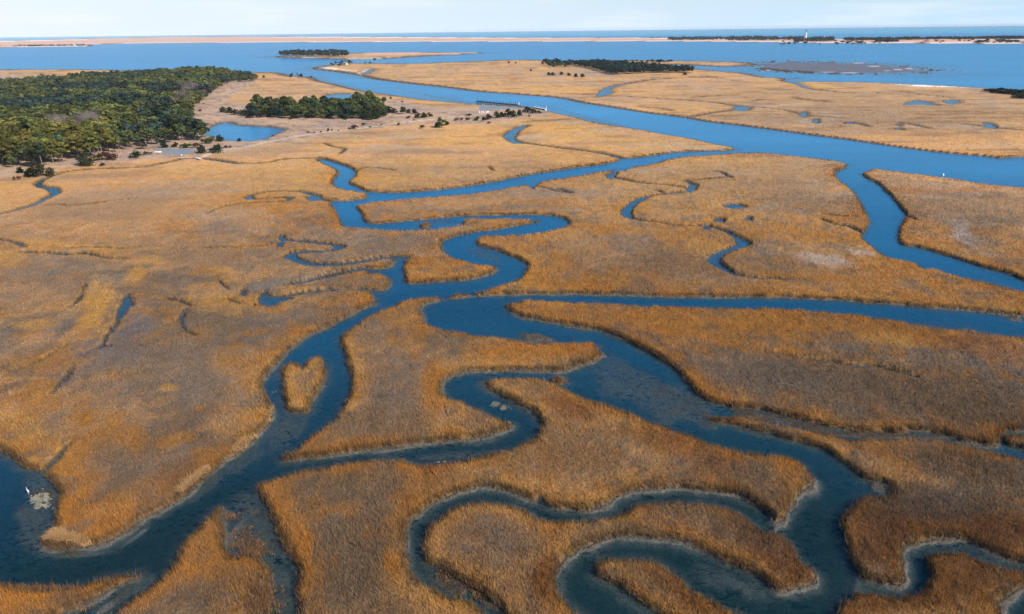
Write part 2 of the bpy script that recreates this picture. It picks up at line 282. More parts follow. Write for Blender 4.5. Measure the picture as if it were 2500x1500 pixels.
for path, wid in RIB:
    q = smooth(path, False, wid, 4)
    x, y = px2w(q[:, 0], q[:, 1])
    y0 = y
    RSD = np.maximum(RSD, -block_dist(x[:-1], y0[:-1], x[1:], y0[1:], q[:-1, 2] * .8 + .5, q[1:, 2] * .8 + .5, clampd=14))

wob = (fbm(GX, GY, 5.0, 3, 3) - .5) * 1.5 + (fbm(GX, GY, 1.3, 8, 2) - .5) * .6
fadeN = np.clip(2.5 / cell, .3, 1)
s_big = SD + wob * fadeN
s_rib = RSD - .55 * (PXg < 1250) * (1 - sstep(500, 900, np.hypot(GX, GY))) + wob * .75 * fadeN - 1.3 * np.clip(fbm(GX, GY, 11, 143, 3) - .48, 0, 1) * 4 * (PXg < 620) * (PYg > 660)
s_all = np.maximum(s_big, s_rib)

# where a bare mud margin lies between grass and water: (x, y, radius px, metres)
MARG = [(1025, 1258, 40, 2.0), (988, 1323, 40, 1.6), (1081, 1224, 50, 1.8), (1180, 1196, 60, 1.6), (1271, 1213, 50, 1.2), (1370, 1246, 50, 1.2), (1470, 1240, 60, 1.6), (1568, 1202, 70, 1.8), (1667, 1195, 70, 1.6), (1780, 1215, 60, 1.3),
 (1360, 1420, 40, 1.6), (1380, 1365, 40, 1.6), (1450, 1325, 50, 1.6), (1554, 1313, 70, 1.5), (1660, 1325, 60, 1.2), (1440, 1500, 50, .8), (1990, 1195, 28, 3.2), (1950, 1230, 35, 1.6), (1910, 1440, 45, 1.8), (1970, 1425, 30, 1.4), (1905, 1275, 25, 2),
 (2205, 1390, 30, 1.3), (2225, 1335, 35, 1.4), (2310, 1322, 60, 1.2), (2410, 1345, 60, 1.0), (2190, 1428, 50, 1.6), (2120, 1445, 30, 1.2), (2450, 1455, 45, 2.2), (1245, 1040, 25, 1.2), (1180, 1072, 60, 1.7), (1053, 1084, 70, 2.2), (940, 1094, 70, 2.0), (830, 1108, 60, 1.6), (720, 1122, 40, 1.2),
 (1078, 940, 30, 1.5), (1110, 919, 35, 1.8), (1180, 907, 60, 1.8), (1285, 906, 60, 1.8), (1385, 903, 50, 2.4), (1450, 885, 30, 1.4), (1480, 862, 20, 1.8), (1025, 764, 30, 1.5), (1060, 735, 40, 1.2), (1200, 722, 80, 1.8), (1350, 719, 90, 1.8), (1520, 722, 90, 1.8), (1700, 727, 110, 1.4), (2480, 770, 60, 2.5),
 (2350, 760, 90, 1.2), (1290, 779, 50, 2.6), (1400, 797, 60, 2.4), (1480, 815, 50, 1.5), (640, 940, 40, 1.5), (655, 1020, 40, 1.2), (620, 1080, 50, 1.6), (560, 1125, 50, 1.4), (480, 1190, 50, 1.4), (400, 1245, 50, 1.6), (330, 1290, 50, 2.2), (240, 1335, 60, 2.0), (130, 1346, 40, 1.6), (110, 1320, 20, 1.4), (790, 945, 30, 1.0), (770, 975, 20, 1.5), (735, 1008, 30, .6),
 (720, 845, 40, 1.4), (680, 880, 40, 1.5), (800, 803, 60, 1.2), (880, 760, 60, 1.2), (509, 1262, 26, 2.5), (540, 1262, 40, 3.5), (545, 1310, 28, 2.0), (640, 1430, 25, 1.0), (1220, 965, 60, 1.1), (1290, 1005, 40, 1.0), (2380, 1095, 80, .8), (1450, 975, 80, .7), (1600, 1032, 80, .6),
 (330, 1420, 40, 1.6), (230, 1470, 50, 2.0), (965, 655, 25, 1.2), (1030, 692, 70, 1.0), (1205, 668, 30, 1.5), (950, 700, 25, 1.2), (2170, 1200, 30, 2.2)]
def blob(x, y, rx, ry=None, ang=0.0):
    ry = ry or rx
    c, s = math.cos(math.radians(ang)), math.sin(math.radians(ang))
    dx, dy = PXg - x, PYg - y
    a = (dx * c + dy * s) / rx; b = (-dx * s + dy * c) / ry
    return np.exp(-(a * a + b * b))
margin = np.zeros((NR, NC))
for x, y, r, m in MARG: margin = np.maximum(margin, .36 * m * blob(x, y, r * 1.1))
margin *= np.clip(-.3 + 2.7 * fbm(GX, GY, 4.2, 21, 3), .1, 2.2)

# ------------------------------------------------------------------ heights
k = 1.0 / np.maximum(1, .6 * cell)
hc = .85 + .25 * (fbm(GX, GY, 9, 31) - .5) * 2
sb = np.where(s_big > 0, np.maximum(s_big - margin, -.25 * np.clip(1 - s_big / np.maximum(margin, .01), 0, 1)), s_big)
def prof(s, h, deep=1.0):
    q = s * k
    return np.where(q < -.25, h * sstep(-.25, -.8, q) + .34 * (1 - sstep(-.25, -.8, q)), np.interp(q, [-.25, 0, .8, 2.2, 5, 10, 25], [.34, 0, -.16 * deep, -.55 * deep, -1.3 * deep, -2.2 * deep, -3 * deep]))
zb = prof(sb, hc)
zr = prof(s_rib, hc, .45)
Z = np.minimum(zb, zr)
land = s_all < 0
# upland behind the marsh
UPL = [(-900, 420), (-200, 445), (0, 440), (80, 432), (150, 418), (250, 404), (400, 392), (470, 385), (540, 380), (620, 365), (700, 352), (860, 325), (1050, 305), (1180, 304), (1300, 290), (1350, 275), (1290, 264), (1170, 262), (1060, 262), (970, 247), (935, 240), (880, 258), (760, 258), (640, 258), (560, 252), (575, 232), (620, 205), (600, 192), (300, 186), (-900, 200)]
up = poly_sd(UPL, False, clampd=20)
upf = sstep(-4, 6, up)
Z = np.where(s_all < -.8, Z + upf * .35, Z)
# shoals: (x, y, rx, ry, angle, level)
SHOAL = [(1560, 950, 150, 55, 28, -.12), (1660, 985, 110, 45, 22, -.06), (1480, 930, 70, 20, 30, -.35), (640, 1050, 80, 40, -52, -.14), (575, 1110, 70, 22, -42, -.16), (715, 1030, 60, 25, -20, -.1), (1780, 1420, 130, 36, 27, -.12), (1850, 1455, 90, 30, 20, -.3), (1560, 1480, 60, 35, 30, -.12), (1330, 836, 75, 6, 3, .02), (1305, 824, 40, 8, 5, .22),
 (90, 1290, 45, 60, 15, -.08), (100, 1215, 40, 25, 0, .0), (100, 1170, 60, 30, 20, -.12), (200, 1352, 90, 10, -3, -.05), (590, 1300, 60, 65, 60, -.02), (560, 1258, 50, 20, 10, .0), (670, 1420, 45, 120, -5, -.10), (600, 1230, 55, 30, 10, -.15), (150, 1490, 60, 30, -20, -.02), (270, 1475, 70, 15, -35, -.03), (350, 1425, 50, 12, -35, -.1),
 (1180, 620, 45, 14, 20, -.18), (1080, 543, 60, 6, 0, -.15), (1215, 960, 60, 14, 30, -.15), (1225, 990, 26, 8, 15, -.02), (1100, 1112, 130, 12, -4, -.12), (1850, 1055, 90, 12, 14, -.1), (1800, 1030, 60, 8, 10, .05), (2100, 1062, 180, 9, 1, .05), (2380, 1095, 80, 9, 12, .05), (1900, 1012, 70, 8, 12, .05), (2150, 1195, 28, 14, 20, .05),
 (1920, 1270, 35, 12, -50, -.1), (1800, 1250, 60, 6, 25, -.1), (720, 740, 26, 8, 0, -.1), (940, 720, 40, 14, -20, -.3), (845, 672, 70, 8, -8, .06), (1110, 1215, 60, 9, -20, -.25), (1015, 1360, 14, 50, 0, -.25), (1085, 1425, 60, 18, 20, .02), (1190, 1470, 50, 18, 35, .04), (2300, 790, 120, 12, 6, -.35), (1660, 1060, 60, 8, 20, -.35), (430, 1215, 40, 10, -38, -.1), (330, 1310, 60, 9, -35, -.05),
 (690, 930, 14, 60, 0, -.2), (1000, 1095, 60, 10, -4, -.2), (2000, 800, 10, 4, 0, -.3), (2100, 154.5, 30, 1.2, 1, .1), (2140, 163, 32, 1.2, 2, .1), (2200, 170, 60, 1.2, -5, .1), (2050, 178, 70, 1.2, 1, .08), (1870, 173, 20, 1.2, -8, .1), (1850, 1014, 90, 9, 12, .1), (1990, 1046, 90, 9, 14, .1), (2120, 1062, 110, 7, 1, .1), (2260, 1066, 90, 6, 3, .1), (2360, 1088, 70, 8, 10, .08), (1760, 1026, 55, 10, 14, .08), (690, 1440, 34, 80, 0, -.06), (650, 1340, 60, 90, -10, -.05), (615, 1260, 60, 30, 20, -.05), (190, 1475, 70, 30, -25, -.03), (600, 1100, 100, 34, -44, -.1), (700, 1040, 80, 40, -40, -.1), (520, 1170, 80, 18, -42, -.12), (60, 1250, 40, 30, 0, -.05), (2060, 166, 230, 13, 2, .2), (1990, 172, 140, 8, 2, .2), (1880, 168, 40, 9, 0, .02), (1110, 246, 120, 5, 10, -.1), (1480, 300, 160, 5, 15, -.12)]
sho = fbm(GX, GY, 4.5, 44, 4); sho2 = fbm(GX, GY, 2.6, 41, 3)
for x, y, rx, ry, a, lv in SHOAL:
    b = blob(x, y, rx, ry, a)
    b = b + (sho - .5) * 1.1 * (b > .05) * np.clip(b * 3, 0, 1)
    tgt = lv + .10 * np.clip(b - .6, 0, .5) - .75 * (1 - np.clip(b / .6, 0, 1))
    Z = np.where(s_all > -.3, np.maximum(Z, tgt + (sho2 - .5) * .12), Z)
# small relief (tussocks)
near = np.clip(1.4 / cell, 0, 1)
rough = (rng.random((NR, NC)) - .5)
Z += np.where(s_all < -.6, rough * .26 * near + (fbm(GX, GY, 2.2, 51, 2) - .5) * .5 * np.clip(near, .25, 1), rough * .03 * near)
Z = np.where((s_all > .3) & (PYg < 128), np.minimum(Z, -.5), Z)

# ------------------------------------------------------------------ albedo of the ground (linear)
def lin(r, g, b):
    f = lambda c: (c / 255 / 12.92) if c <= 10 else (((c / 255) + .055) / 1.055) ** 2.4
    return np.array([f(r), f(g), f(b)])
def mix(a, b, t): return a * (1 - t[..., None]) + b * t[..., None]
GOLD, ORANGE, RUST, BROWN, GREY, TAN, STRAW = lin(204, 152, 76), lin(186, 127, 53), lin(154, 98, 46), lin(141, 114, 87), lin(138, 122, 108), lin(199, 152, 102), lin(180, 150, 124)
dist = np.hypot(GX, GY)
d_in = np.maximum(-s_all, 0)
n1 = fbm(GX, GY, 38, 61, 5, .6); n2 = fbm(GX, GY, 14, 66, 4, .6); n3 = fbm(GX, GY, 90, 71, 4); n4 = fbm(GX * .5, GY, 60, 77, 4); n5 = fbm(GX, GY, 3, 99, 3)
C = np.ones((NR, NC, 3)) * BROWN
C = mix(C, GREY, sstep(.45, .62, n2) * .75)
C = mix(C, TAN, sstep(.44, .6, n1) * .75)
C = mix(C, ORANGE, sstep(.58, .68, n4) * .7)
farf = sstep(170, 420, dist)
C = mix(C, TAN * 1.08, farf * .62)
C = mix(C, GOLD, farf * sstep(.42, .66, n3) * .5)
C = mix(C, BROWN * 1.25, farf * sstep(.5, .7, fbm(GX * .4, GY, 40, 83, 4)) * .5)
# taller, redder cordgrass along the banks
edge_w = 1.6 + 5.5 * n3 * n2 * 1.6
eb = np.exp(-(np.maximum(-s_big, 0) / edge_w) ** 1.5) * (s_big < .2)
er = np.exp(-(np.maximum(-s_rib, 0) / 3.0) ** 1.5) * .7
e = np.maximum(eb, er) * (.65 + .5 * n2)
C = mix(C, mix(np.ones_like(C) * ORANGE, GOLD, sstep(.4, .6, n1)), np.clip(e, 0, 1) * .92)
nearf = 1 - sstep(260, 420, dist)
mo = fbm(GX, GY * .8, 5.5, 171, 4, .62)
C = mix(C, ORANGE * np.ones_like(C), sstep(.57, .63, mo) * .55 * nearf)
C = mix(C, GREY * .8 * np.ones_like(C), sstep(.43, .37, mo) * .5 * nearf)
# meadow patches, some tinted to carry the light's fall-off to the right: x, y, rx, ry, angle, colour, strength
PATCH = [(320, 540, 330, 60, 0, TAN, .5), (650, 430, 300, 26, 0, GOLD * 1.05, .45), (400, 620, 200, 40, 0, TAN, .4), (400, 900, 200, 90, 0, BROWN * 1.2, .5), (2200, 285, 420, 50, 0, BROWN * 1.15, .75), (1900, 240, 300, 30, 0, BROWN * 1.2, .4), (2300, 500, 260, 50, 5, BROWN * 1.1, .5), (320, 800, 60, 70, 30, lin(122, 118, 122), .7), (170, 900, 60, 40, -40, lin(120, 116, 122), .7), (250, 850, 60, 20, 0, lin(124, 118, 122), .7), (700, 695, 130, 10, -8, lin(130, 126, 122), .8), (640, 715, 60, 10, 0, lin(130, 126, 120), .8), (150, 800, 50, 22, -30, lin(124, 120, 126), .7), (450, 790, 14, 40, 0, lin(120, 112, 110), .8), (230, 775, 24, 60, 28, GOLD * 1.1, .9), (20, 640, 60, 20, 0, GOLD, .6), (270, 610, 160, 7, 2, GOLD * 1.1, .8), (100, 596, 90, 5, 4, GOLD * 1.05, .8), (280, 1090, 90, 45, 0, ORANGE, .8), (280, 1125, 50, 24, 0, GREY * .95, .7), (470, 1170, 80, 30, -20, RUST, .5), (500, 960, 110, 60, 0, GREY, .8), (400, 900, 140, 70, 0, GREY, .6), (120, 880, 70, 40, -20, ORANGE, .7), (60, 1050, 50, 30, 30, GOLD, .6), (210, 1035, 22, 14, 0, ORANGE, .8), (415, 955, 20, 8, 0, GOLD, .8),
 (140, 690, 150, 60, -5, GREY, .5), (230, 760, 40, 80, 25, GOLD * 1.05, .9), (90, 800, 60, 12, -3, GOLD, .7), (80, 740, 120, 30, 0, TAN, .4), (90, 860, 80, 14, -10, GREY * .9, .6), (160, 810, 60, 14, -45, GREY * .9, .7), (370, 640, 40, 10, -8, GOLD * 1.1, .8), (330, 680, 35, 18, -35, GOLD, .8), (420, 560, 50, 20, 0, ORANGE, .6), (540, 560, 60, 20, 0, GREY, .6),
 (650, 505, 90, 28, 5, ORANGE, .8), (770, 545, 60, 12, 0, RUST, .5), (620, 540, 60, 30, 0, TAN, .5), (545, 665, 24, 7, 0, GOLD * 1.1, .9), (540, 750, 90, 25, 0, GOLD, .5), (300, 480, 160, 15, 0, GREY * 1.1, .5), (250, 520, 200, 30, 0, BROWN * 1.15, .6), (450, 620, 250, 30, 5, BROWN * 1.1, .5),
 (960, 940, 90, 90, 0, GREY * .9, .7), (950, 1040, 110, 40, 0, BROWN, .8), (1170, 990, 60, 20, 30, ORANGE, .8), (1060, 950, 30, 60, 0, ORANGE, .8), (1000, 780, 80, 50, 0, ORANGE, .6), (1300, 860, 150, 20, 0, ORANGE * 1.1, .9), (905, 820, 50, 40, 0, GREY * 1.05, .7),
 (1400, 1010, 80, 22, 20, RUST, .95), (1490, 1000, 90, 18, 20, RUST, .7), (1300, 950, 60, 22, 15, BROWN, .5), (1380, 1120, 170, 70, 0, BROWN * .9, .6), (1600, 1080, 90, 30, 15, ORANGE * .9, .6), (1700, 1120, 130, 25, 20, RUST * 1.1, .6), (1000, 1140, 50, 18, 0, ORANGE * 1.15, .95), (1060, 1150, 50, 14, 0, RUST * 1.1, .9),
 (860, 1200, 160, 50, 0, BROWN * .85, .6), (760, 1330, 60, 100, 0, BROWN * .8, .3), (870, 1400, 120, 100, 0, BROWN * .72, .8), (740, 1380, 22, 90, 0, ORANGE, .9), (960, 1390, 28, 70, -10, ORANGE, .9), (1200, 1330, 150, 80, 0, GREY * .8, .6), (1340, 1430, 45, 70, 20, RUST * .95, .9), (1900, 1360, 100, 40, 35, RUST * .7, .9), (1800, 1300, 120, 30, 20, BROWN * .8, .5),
 (1580, 1420, 70, 30, 30, BROWN * .85, .6), (1700, 1480, 80, 20, 30, RUST * .85, .8), (1850, 1180, 80, 40, 10, BROWN * .85, .6), (1930, 1150, 40, 30, 30, ORANGE, .8), (2150, 1340, 60, 60, 0, RUST * .6, .8), (2300, 1280, 260, 40, 5, RUST * .6, .8), (2300, 1230, 260, 45, 5, GREY * .42, .8), (2300, 1420, 130, 60, 0, RUST * .6, .85), (2150, 1480, 150, 30, 0, RUST * .7, .8), (2450, 1300, 90, 60, 0, RUST * .55, .8),  # right-hand rust and brown darkened to imitate the weaker light there
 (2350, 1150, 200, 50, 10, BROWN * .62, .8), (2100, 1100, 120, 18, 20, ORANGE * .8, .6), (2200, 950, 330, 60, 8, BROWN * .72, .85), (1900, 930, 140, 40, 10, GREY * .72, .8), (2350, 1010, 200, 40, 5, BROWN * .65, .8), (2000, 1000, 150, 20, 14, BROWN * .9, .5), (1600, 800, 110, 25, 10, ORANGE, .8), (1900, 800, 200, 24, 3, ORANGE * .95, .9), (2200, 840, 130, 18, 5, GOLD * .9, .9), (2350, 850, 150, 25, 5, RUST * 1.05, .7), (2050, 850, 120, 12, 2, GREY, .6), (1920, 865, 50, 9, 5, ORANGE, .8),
 (1600, 640, 180, 45, 5, BROWN * 1.1, .8), (1540, 600, 90, 20, 5, GREY * 1.2, .6), (1720, 610, 60, 20, 0, GOLD, .5), (1420, 600, 90, 30, 20, TAN, .5), (2020, 640, 70, 16, 5, lin(200, 178, 160), .85), (2110, 625, 30, 9, 5, lin(205, 180, 160), .7), (1900, 660, 90, 25, 0, BROWN, .6), (2060, 690, 220, 8, 4, ORANGE, .7), (2350, 575, 30, 25, 45, lin(178, 165, 160), .85), (2400, 560, 70, 40, 0, BROWN * .9, .6), (2300, 470, 150, 14, 4, RUST * 1.2, .6), (2400, 480, 100, 6, 0, GREY, .6),
 (1950, 480, 110, 40, 10, BROWN * 1.15, .5), (2000, 580, 100, 16, 8, ORANGE, .6), (1550, 510, 60, 20, 0, ORANGE, .6), (1330, 472, 110, 12, -2, GREY * 1.2, .7), (1450, 475, 50, 12, 0, GREY * 1.2, .5), (1100, 500, 170, 14, -4, TAN, .6), (1000, 440, 300, 14, -4, GOLD, .4), (930, 370, 200, 8, 0, GREY * 1.2, .4), (650, 320, 60, 8, 0, STRAW, .6), (1300, 300, 160, 12, 10, GOLD, .5),
 (2240, 211, 50, 2.2, 2, lin(250, 238, 225), 1), (2310, 213, 45, 1.6, 2, lin(250, 238, 225), 1), (2420, 222, 60, 5, 3, GREY * 1.1, .8), (1450, 180, 60, 9, 5, GREY * 1.3, .7), (1430, 210, 60, 4, 5, GREY * 1.2, .5), (800, 168, 30, 2.5, 4, lin(245, 225, 205), 1), (845, 172, 22, 2, 4, lin(235, 210, 190), .8), (1365, 240, 30, 1.8, 5, lin(235, 225, 220), .9),
 (760, 141.5, 80, 1.5, 1, lin(250, 235, 220), 1), (900, 144, 60, 1.5, -2, lin(250, 235, 220), 1), (800, 144, 70, 1.5, 1, lin(250, 235, 220), 1), (1170, 129.5, 18, 1, 0, lin(250, 240, 230), 1), (888, 175, 12, 2, -20, lin(230, 225, 235), .9)]
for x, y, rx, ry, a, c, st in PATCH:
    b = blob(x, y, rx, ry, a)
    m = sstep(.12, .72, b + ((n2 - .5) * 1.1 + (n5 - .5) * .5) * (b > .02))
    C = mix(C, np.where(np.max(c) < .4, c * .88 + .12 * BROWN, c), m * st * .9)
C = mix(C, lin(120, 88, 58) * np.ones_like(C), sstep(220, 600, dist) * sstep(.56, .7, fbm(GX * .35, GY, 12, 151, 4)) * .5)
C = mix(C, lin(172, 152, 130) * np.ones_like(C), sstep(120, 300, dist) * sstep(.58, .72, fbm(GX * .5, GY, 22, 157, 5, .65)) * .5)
C *= (.8 + .4 * n5)[..., None]
# thatch and bare ground of the upland
C = mix(C, STRAW * (.9 + .25 * n1[..., None]), upf * .85)
C = mix(C, lin(150, 128, 118) * (.8 + .4 * n2[..., None]), upf * sstep(.46, .6, n2) * .7)
C = mix(C, lin(120, 100, 84) * np.ones_like(C), upf * sstep(.56, .66, fbm(GX, GY, 6, 123, 3)) * .6)
# packed gravel lots and the sandy track
LOT1 = [(1172, 262), (1178, 257), (1240, 258), (1285, 262), (1310, 268), (1290, 271), (1240, 270), (1195, 272), (1170, 276)]
LOT2 = [(378, 371), (400, 367), (474, 369), (470, 378), (440, 384), (400, 378)]
for pl, c in ((LOT1, lin(132, 134, 136)), (LOT2, lin(128, 132, 138))):
    m = sstep(-1.5, 1.5, poly_sd(pl, False, clampd=10, edge=0))
    C = mix(C, c * (.85 + .3 * n5[..., None]), m)
    Z = np.where(m > .3, 1.12 + rough * .03, Z)
trk = smooth([(480, 392), (540, 372), (590, 366), (650, 352), (720, 338), (800, 326), (900, 315), (980, 304), (1050, 296), (1140, 287), (1200, 276)], False, None, 4)
tx, ty = px2w(trk[:, 0], trk[:, 1])
tm = 1 - sstep(1.0, 2.6, block_dist(tx[:-1], ty[:-1], tx[1:], ty[1:], clampd=14))
C = mix(C, lin(226, 200, 178) * (.9 + .2 * n5[..., None]), tm * .5)
upl_track = tm
# far islands: tan scrub with the haze's pink put into its colour, and pale beach
isl = (PYg < 135) & (s_all < 0)
C = np.where(isl[..., None], lin(206, 160, 132) * (.85 + .3 * n2[..., None]), C)
beach = (s_all < 0) & (s_all > -np.maximum(6, 1.0 * cell)) & (PYg < 120) & (offs[:, None] > 12)
C = np.where(beach[..., None], lin(236, 214, 196), C)
# mud and river bed
mudt = sstep(.42, .30, Z) * (s_all > -1.2 / np.minimum(k, 1))
MUD_DRY, MUD_WET, BED = lin(84, 78, 68), lin(84, 82, 79), lin(104, 107, 108)
mud = mix(np.ones_like(C) * MUD_WET, MUD_DRY * .9, sstep(.02, .2, Z))
mud = mix(mud, lin(66, 58, 48) * np.ones_like(C), (1 - sstep(.12, .45, margin)) * sstep(-.1, .05, Z))
mud = mix(mud, BED, sstep(-.02, -.5, Z))
stem_shade = sstep(-1.15, -.7, s_all * k) * sstep(.3, .4, Z) * (1 - isl)  # muddy stem bases plus bank shade, put into one dark brown
ribf = sstep(-.5, .5, s_rib - s_big)
stem_shade *= (1 - .4 * ribf - .35 * ribf * sstep(300, 900, dist)) * (1 - .5 * sstep(900, 2500, dist))
C = mix(C, lin(84, 62, 38) * (.7 + .6 * n5[..., None]), np.clip(stem_shade * .85, 0, 1))
spk = (rng.random((NR, NC)) * np.clip(1.2 / cell, 0, 1))[..., None]
C = mix(C, mud * (.7 + .3 * n5[..., None] + .5 * fbm(GX, GY, 1.2, 131, 2)[..., None]) * (1 - .45 * (spk > .7)), np.clip(mudt * np.where(Z > 0, 1 - .7 * ribf * sstep(350, 900, dist), 1), 0, 1))
flat = blob(2050, 166, 200, 11, 2) > .3
C = np.where((flat & (s_all > -.3))[..., None], lin(98, 100, 110) * (.85 + .3 * n2[..., None]), C)
for x, y, rx, ry, a in [(2100, 154.5, 30, 1.2, 1), (2140, 163, 32, 1.2, 2), (2200, 170, 60, 1.2, -5), (2050, 178, 70, 1.2, 1), (1870, 173, 20, 1.2, -8), (2250, 153, 20, 1.0, 4)]:
    C = mix(C, lin(200, 202, 208) * np.ones_like(C), sstep(.4, .9, blob(x, y, rx, ry, a)) * .7)
C = np.clip(C, .004, .85)
# how much the ground is under the tall grass (shade of the gaps between blades put into its colour, near only)
gap_shade = (s_all < -.8) * (1 - sstep(150, 520, dist)) * (1 - upf)
Cg = C * (1 - .52 * gap_shade[..., None])
bed = ((s_all > .2) & (Z < -.02)).astype(float)

# ------------------------------------------------------------------ helpers for meshes
def mesh_np(name, verts, faces, nper, mat, cols=None, attrs=None, smoothf=False):
    me = bpy.data.meshes.new(name)
    nv, nf = len(verts), len(faces)
    me.vertices.add(nv); me.vertices.foreach_set('co', np.asarray(verts, np.float32).ravel())
    me.loops.add(nf * nper); me.loops.foreach_set('vertex_index', np.asarray(faces, np.int32).ravel())
    me.polygons.add(nf)
    me.polygons.foreach_set('loop_start', np.arange(0, nf * nper, nper, dtype=np.int32))
    try: me.polygons.foreach_set('loop_total', np.full(nf, nper, np.int32))
    except Exception: pass
    me.polygons.foreach_set('use_smooth', np.full(nf, smoothf, bool))
    if cols is not None:
        a = me.color_attributes.new('Col', 'FLOAT_COLOR', 'POINT')
        c4 = np.ones((nv, 4), np.float32); c4[:, :3] = cols
        a.data.foreach_set('color', c4.ravel())
    for kk, vv in (attrs or {}).items():
        a = me.attributes.new(kk, 'FLOAT', 'POINT'); a.data.foreach_set('value', np.asarray(vv, np.float32).ravel())
    me.update(calc_edges=True)
    me.materials.append(mat)
    return me
def obj(name, data, parent=None, **props):
    o = bpy.data.objects.new(name, data); COL.objects.link(o)
    if parent is not None: o.parent = parent
    for a, b in props.items(): o[a] = b
    return o

# ------------------------------------------------------------------ materials
def newmat(name):
    m = bpy.data.materials.new(name); m.use_nodes = True
    nt = m.node_tree; nt.nodes.clear()
    out = nt.nodes.new('ShaderNodeOutputMaterial')
    def N(t, **kw):
        n = nt.nodes.new('ShaderNode' + t)
        for a, b in kw.items(): setattr(n, a, b)
        return n
    def L(a, b): nt.links.new(a, b)
    return m, N, L, out
def simple(name, col, rough=.7, metal=0.0, nscale=3.0, amt=.25):
    m, N, L, out = newmat(name)
    b = N('BsdfPrincipled'); b.inputs['Roughness'].default_value = rough; b.inputs['Metallic'].default_value = metal
    nz = N('TexNoise'); nz.inputs['Scale'].default_value = nscale; nz.inputs['Detail'].default_value = 5
    tc = N('TexCoord'); L(tc.outputs['Object'], nz.inputs['Vector'])
    mx = N('MixRGB'); mx.inputs[1].default_value = (*[c * (1 - amt) for c in col], 1); mx.inputs[2].default_value = (*[min(c * (1 + amt), .9) for c in col], 1)
    L(nz.outputs['Fac'], mx.inputs[0]); L(mx.outputs[0], b.inputs['Base Color']); L(b.outputs[0], out.inputs[0])
    return m

# ground
mg, N, L, out = newmat('marsh_ground')
b = N('BsdfPrincipled'); b.inputs['Roughness'].default_value = .85; b.inputs['Specular IOR Level'].default_value = .2
att = N('Attribute', attribute_name='Col'); bedn = N('Attribute', attribute_name='bed')
geo = N('NewGeometry')
mp = N('Mapping'); mp.inputs['Scale'].default_value = (1, 1, 1); L(geo.outputs['Position'], mp.inputs[0])
nz = N('TexNoise'); nz.inputs['Scale'].default_value = 1.6; nz.inputs['Detail'].default_value = 8; nz.inputs['Roughness'].default_value = .7; L(mp.outputs[0], nz.inputs['Vector'])
mr = N('MapRange'); mr.inputs[1].default_value = .3; mr.inputs[2].default_value = .7; mr.inputs[3].default_value = .68; mr.inputs[4].default_value = 1.3; L(nz.outputs['Fac'], mr.inputs[0])
ml = N('VectorMath', operation='SCALE'); L(att.outputs['Color'], ml.inputs[0]); L(mr.outputs[0], ml.inputs['Scale'])
# dark weed streaks on the bed
mp2 = N('Mapping'); mp2.inputs['Scale'].default_value = (.8, 1.5, 1); mp2.inputs['Rotation'].default_value = (0, 0, .5); L(geo.outputs['Position'], mp2.inputs[0])
n2n = N('TexNoise'); n2n.inputs['Scale'].default_value = .9; n2n.inputs['Detail'].default_value = 4; n2n.inputs['Roughness'].default_value = .6; n2n.inputs['Distortion'].default_value = .6; L(mp2.outputs[0], n2n.inputs['Vector'])
st = N('MapRange'); st.inputs[1].default_value = .54; st.inputs[2].default_value = .60; L(n2n.outputs['Fac'], st.inputs[0])
n3n = N('TexNoise'); n3n.inputs['Scale'].default_value = .09; L(geo.outputs['Position'], n3n.inputs['Vector'])
st2 = N('MapRange'); st2.inputs[1].default_value = .44; st2.inputs[2].default_value = .56; L(n3n.outputs['Fac'], st2.inputs[0])
mm = N('Math', operation='MULTIPLY'); L(st.outputs[0], mm.inputs[0]); L(bedn.outputs['Fac'], mm.inputs[1])
mm2 = N('Math', operation='MULTIPLY'); L(mm.outputs[0], mm2.inputs[0]); L(st2.outputs[0], mm2.inputs[1])
mx = N('MixRGB'); mx.inputs[2].default_value = (.008, .012, .012, 1); L(mm2.outputs[0], mx.inputs[0]); L(ml.outputs[0], mx.inputs[1])
L(mx.outputs[0], b.inputs['Base Color'])
bp = N('Bump'); bp.inputs['Strength'].default_value = .6; bp.inputs['Distance'].default_value = .35; L(nz.outputs['Fac'], bp.inputs['Height']); L(bp.outputs[0], b.inputs['Normal'])
L(b.outputs[0], out.inputs[0])

# water
mw, N, L, out = newmat('tidal_water')
geo = N('NewGeometry'); dep = N('Attribute', attribute_name='depth'); lt = N('Attribute', attribute_name='open')
ab = N('Math', operation='MULTIPLY'); ab.inputs[1].default_value = -2.5; L(dep.outputs['Fac'], ab.inputs[0])
ex = N('Math', operation='EXPONENT'); L(ab.outputs[0], ex.inputs[0])
om = N('Math', operation='SUBTRACT'); om.inputs[0].default_value = 1; L(ex.outputs[0], om.inputs[1])
tr = N('BsdfTransparent'); tr.inputs[0].default_value = (.78, .90, .90, 1)
df = N('BsdfDiffuse')
nzc = N('TexNoise'); nzc.inputs['Scale'].default_value = .02; nzc.inputs['Detail'].default_value = 4; L(geo.outputs['Position'], nzc.inputs['Vector'])
cm = N('MixRGB'); cm.inputs[1].default_value = (.002, .016, .016, 1); cm.inputs[2].default_value = (.002, .022, .026, 1); L(nzc.outputs['Fac'], cm.inputs[0])
cm2 = N('MixRGB'); L(lt.outputs['Fac'], cm2.inputs[0]); L(cm.outputs[0], cm2.inputs[1]); cm2.inputs[2].default_value = (.015, .22, .48, 1)  # blue of the reflected sky put into the body colour
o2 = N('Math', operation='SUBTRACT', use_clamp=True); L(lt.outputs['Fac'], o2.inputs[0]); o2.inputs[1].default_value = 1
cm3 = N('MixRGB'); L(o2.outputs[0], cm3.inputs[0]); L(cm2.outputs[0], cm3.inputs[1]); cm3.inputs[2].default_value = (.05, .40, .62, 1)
wst = N('Mapping'); wst.inputs['Scale'].default_value = (.0035, .012, 1); L(geo.outputs['Position'], wst.inputs[0])
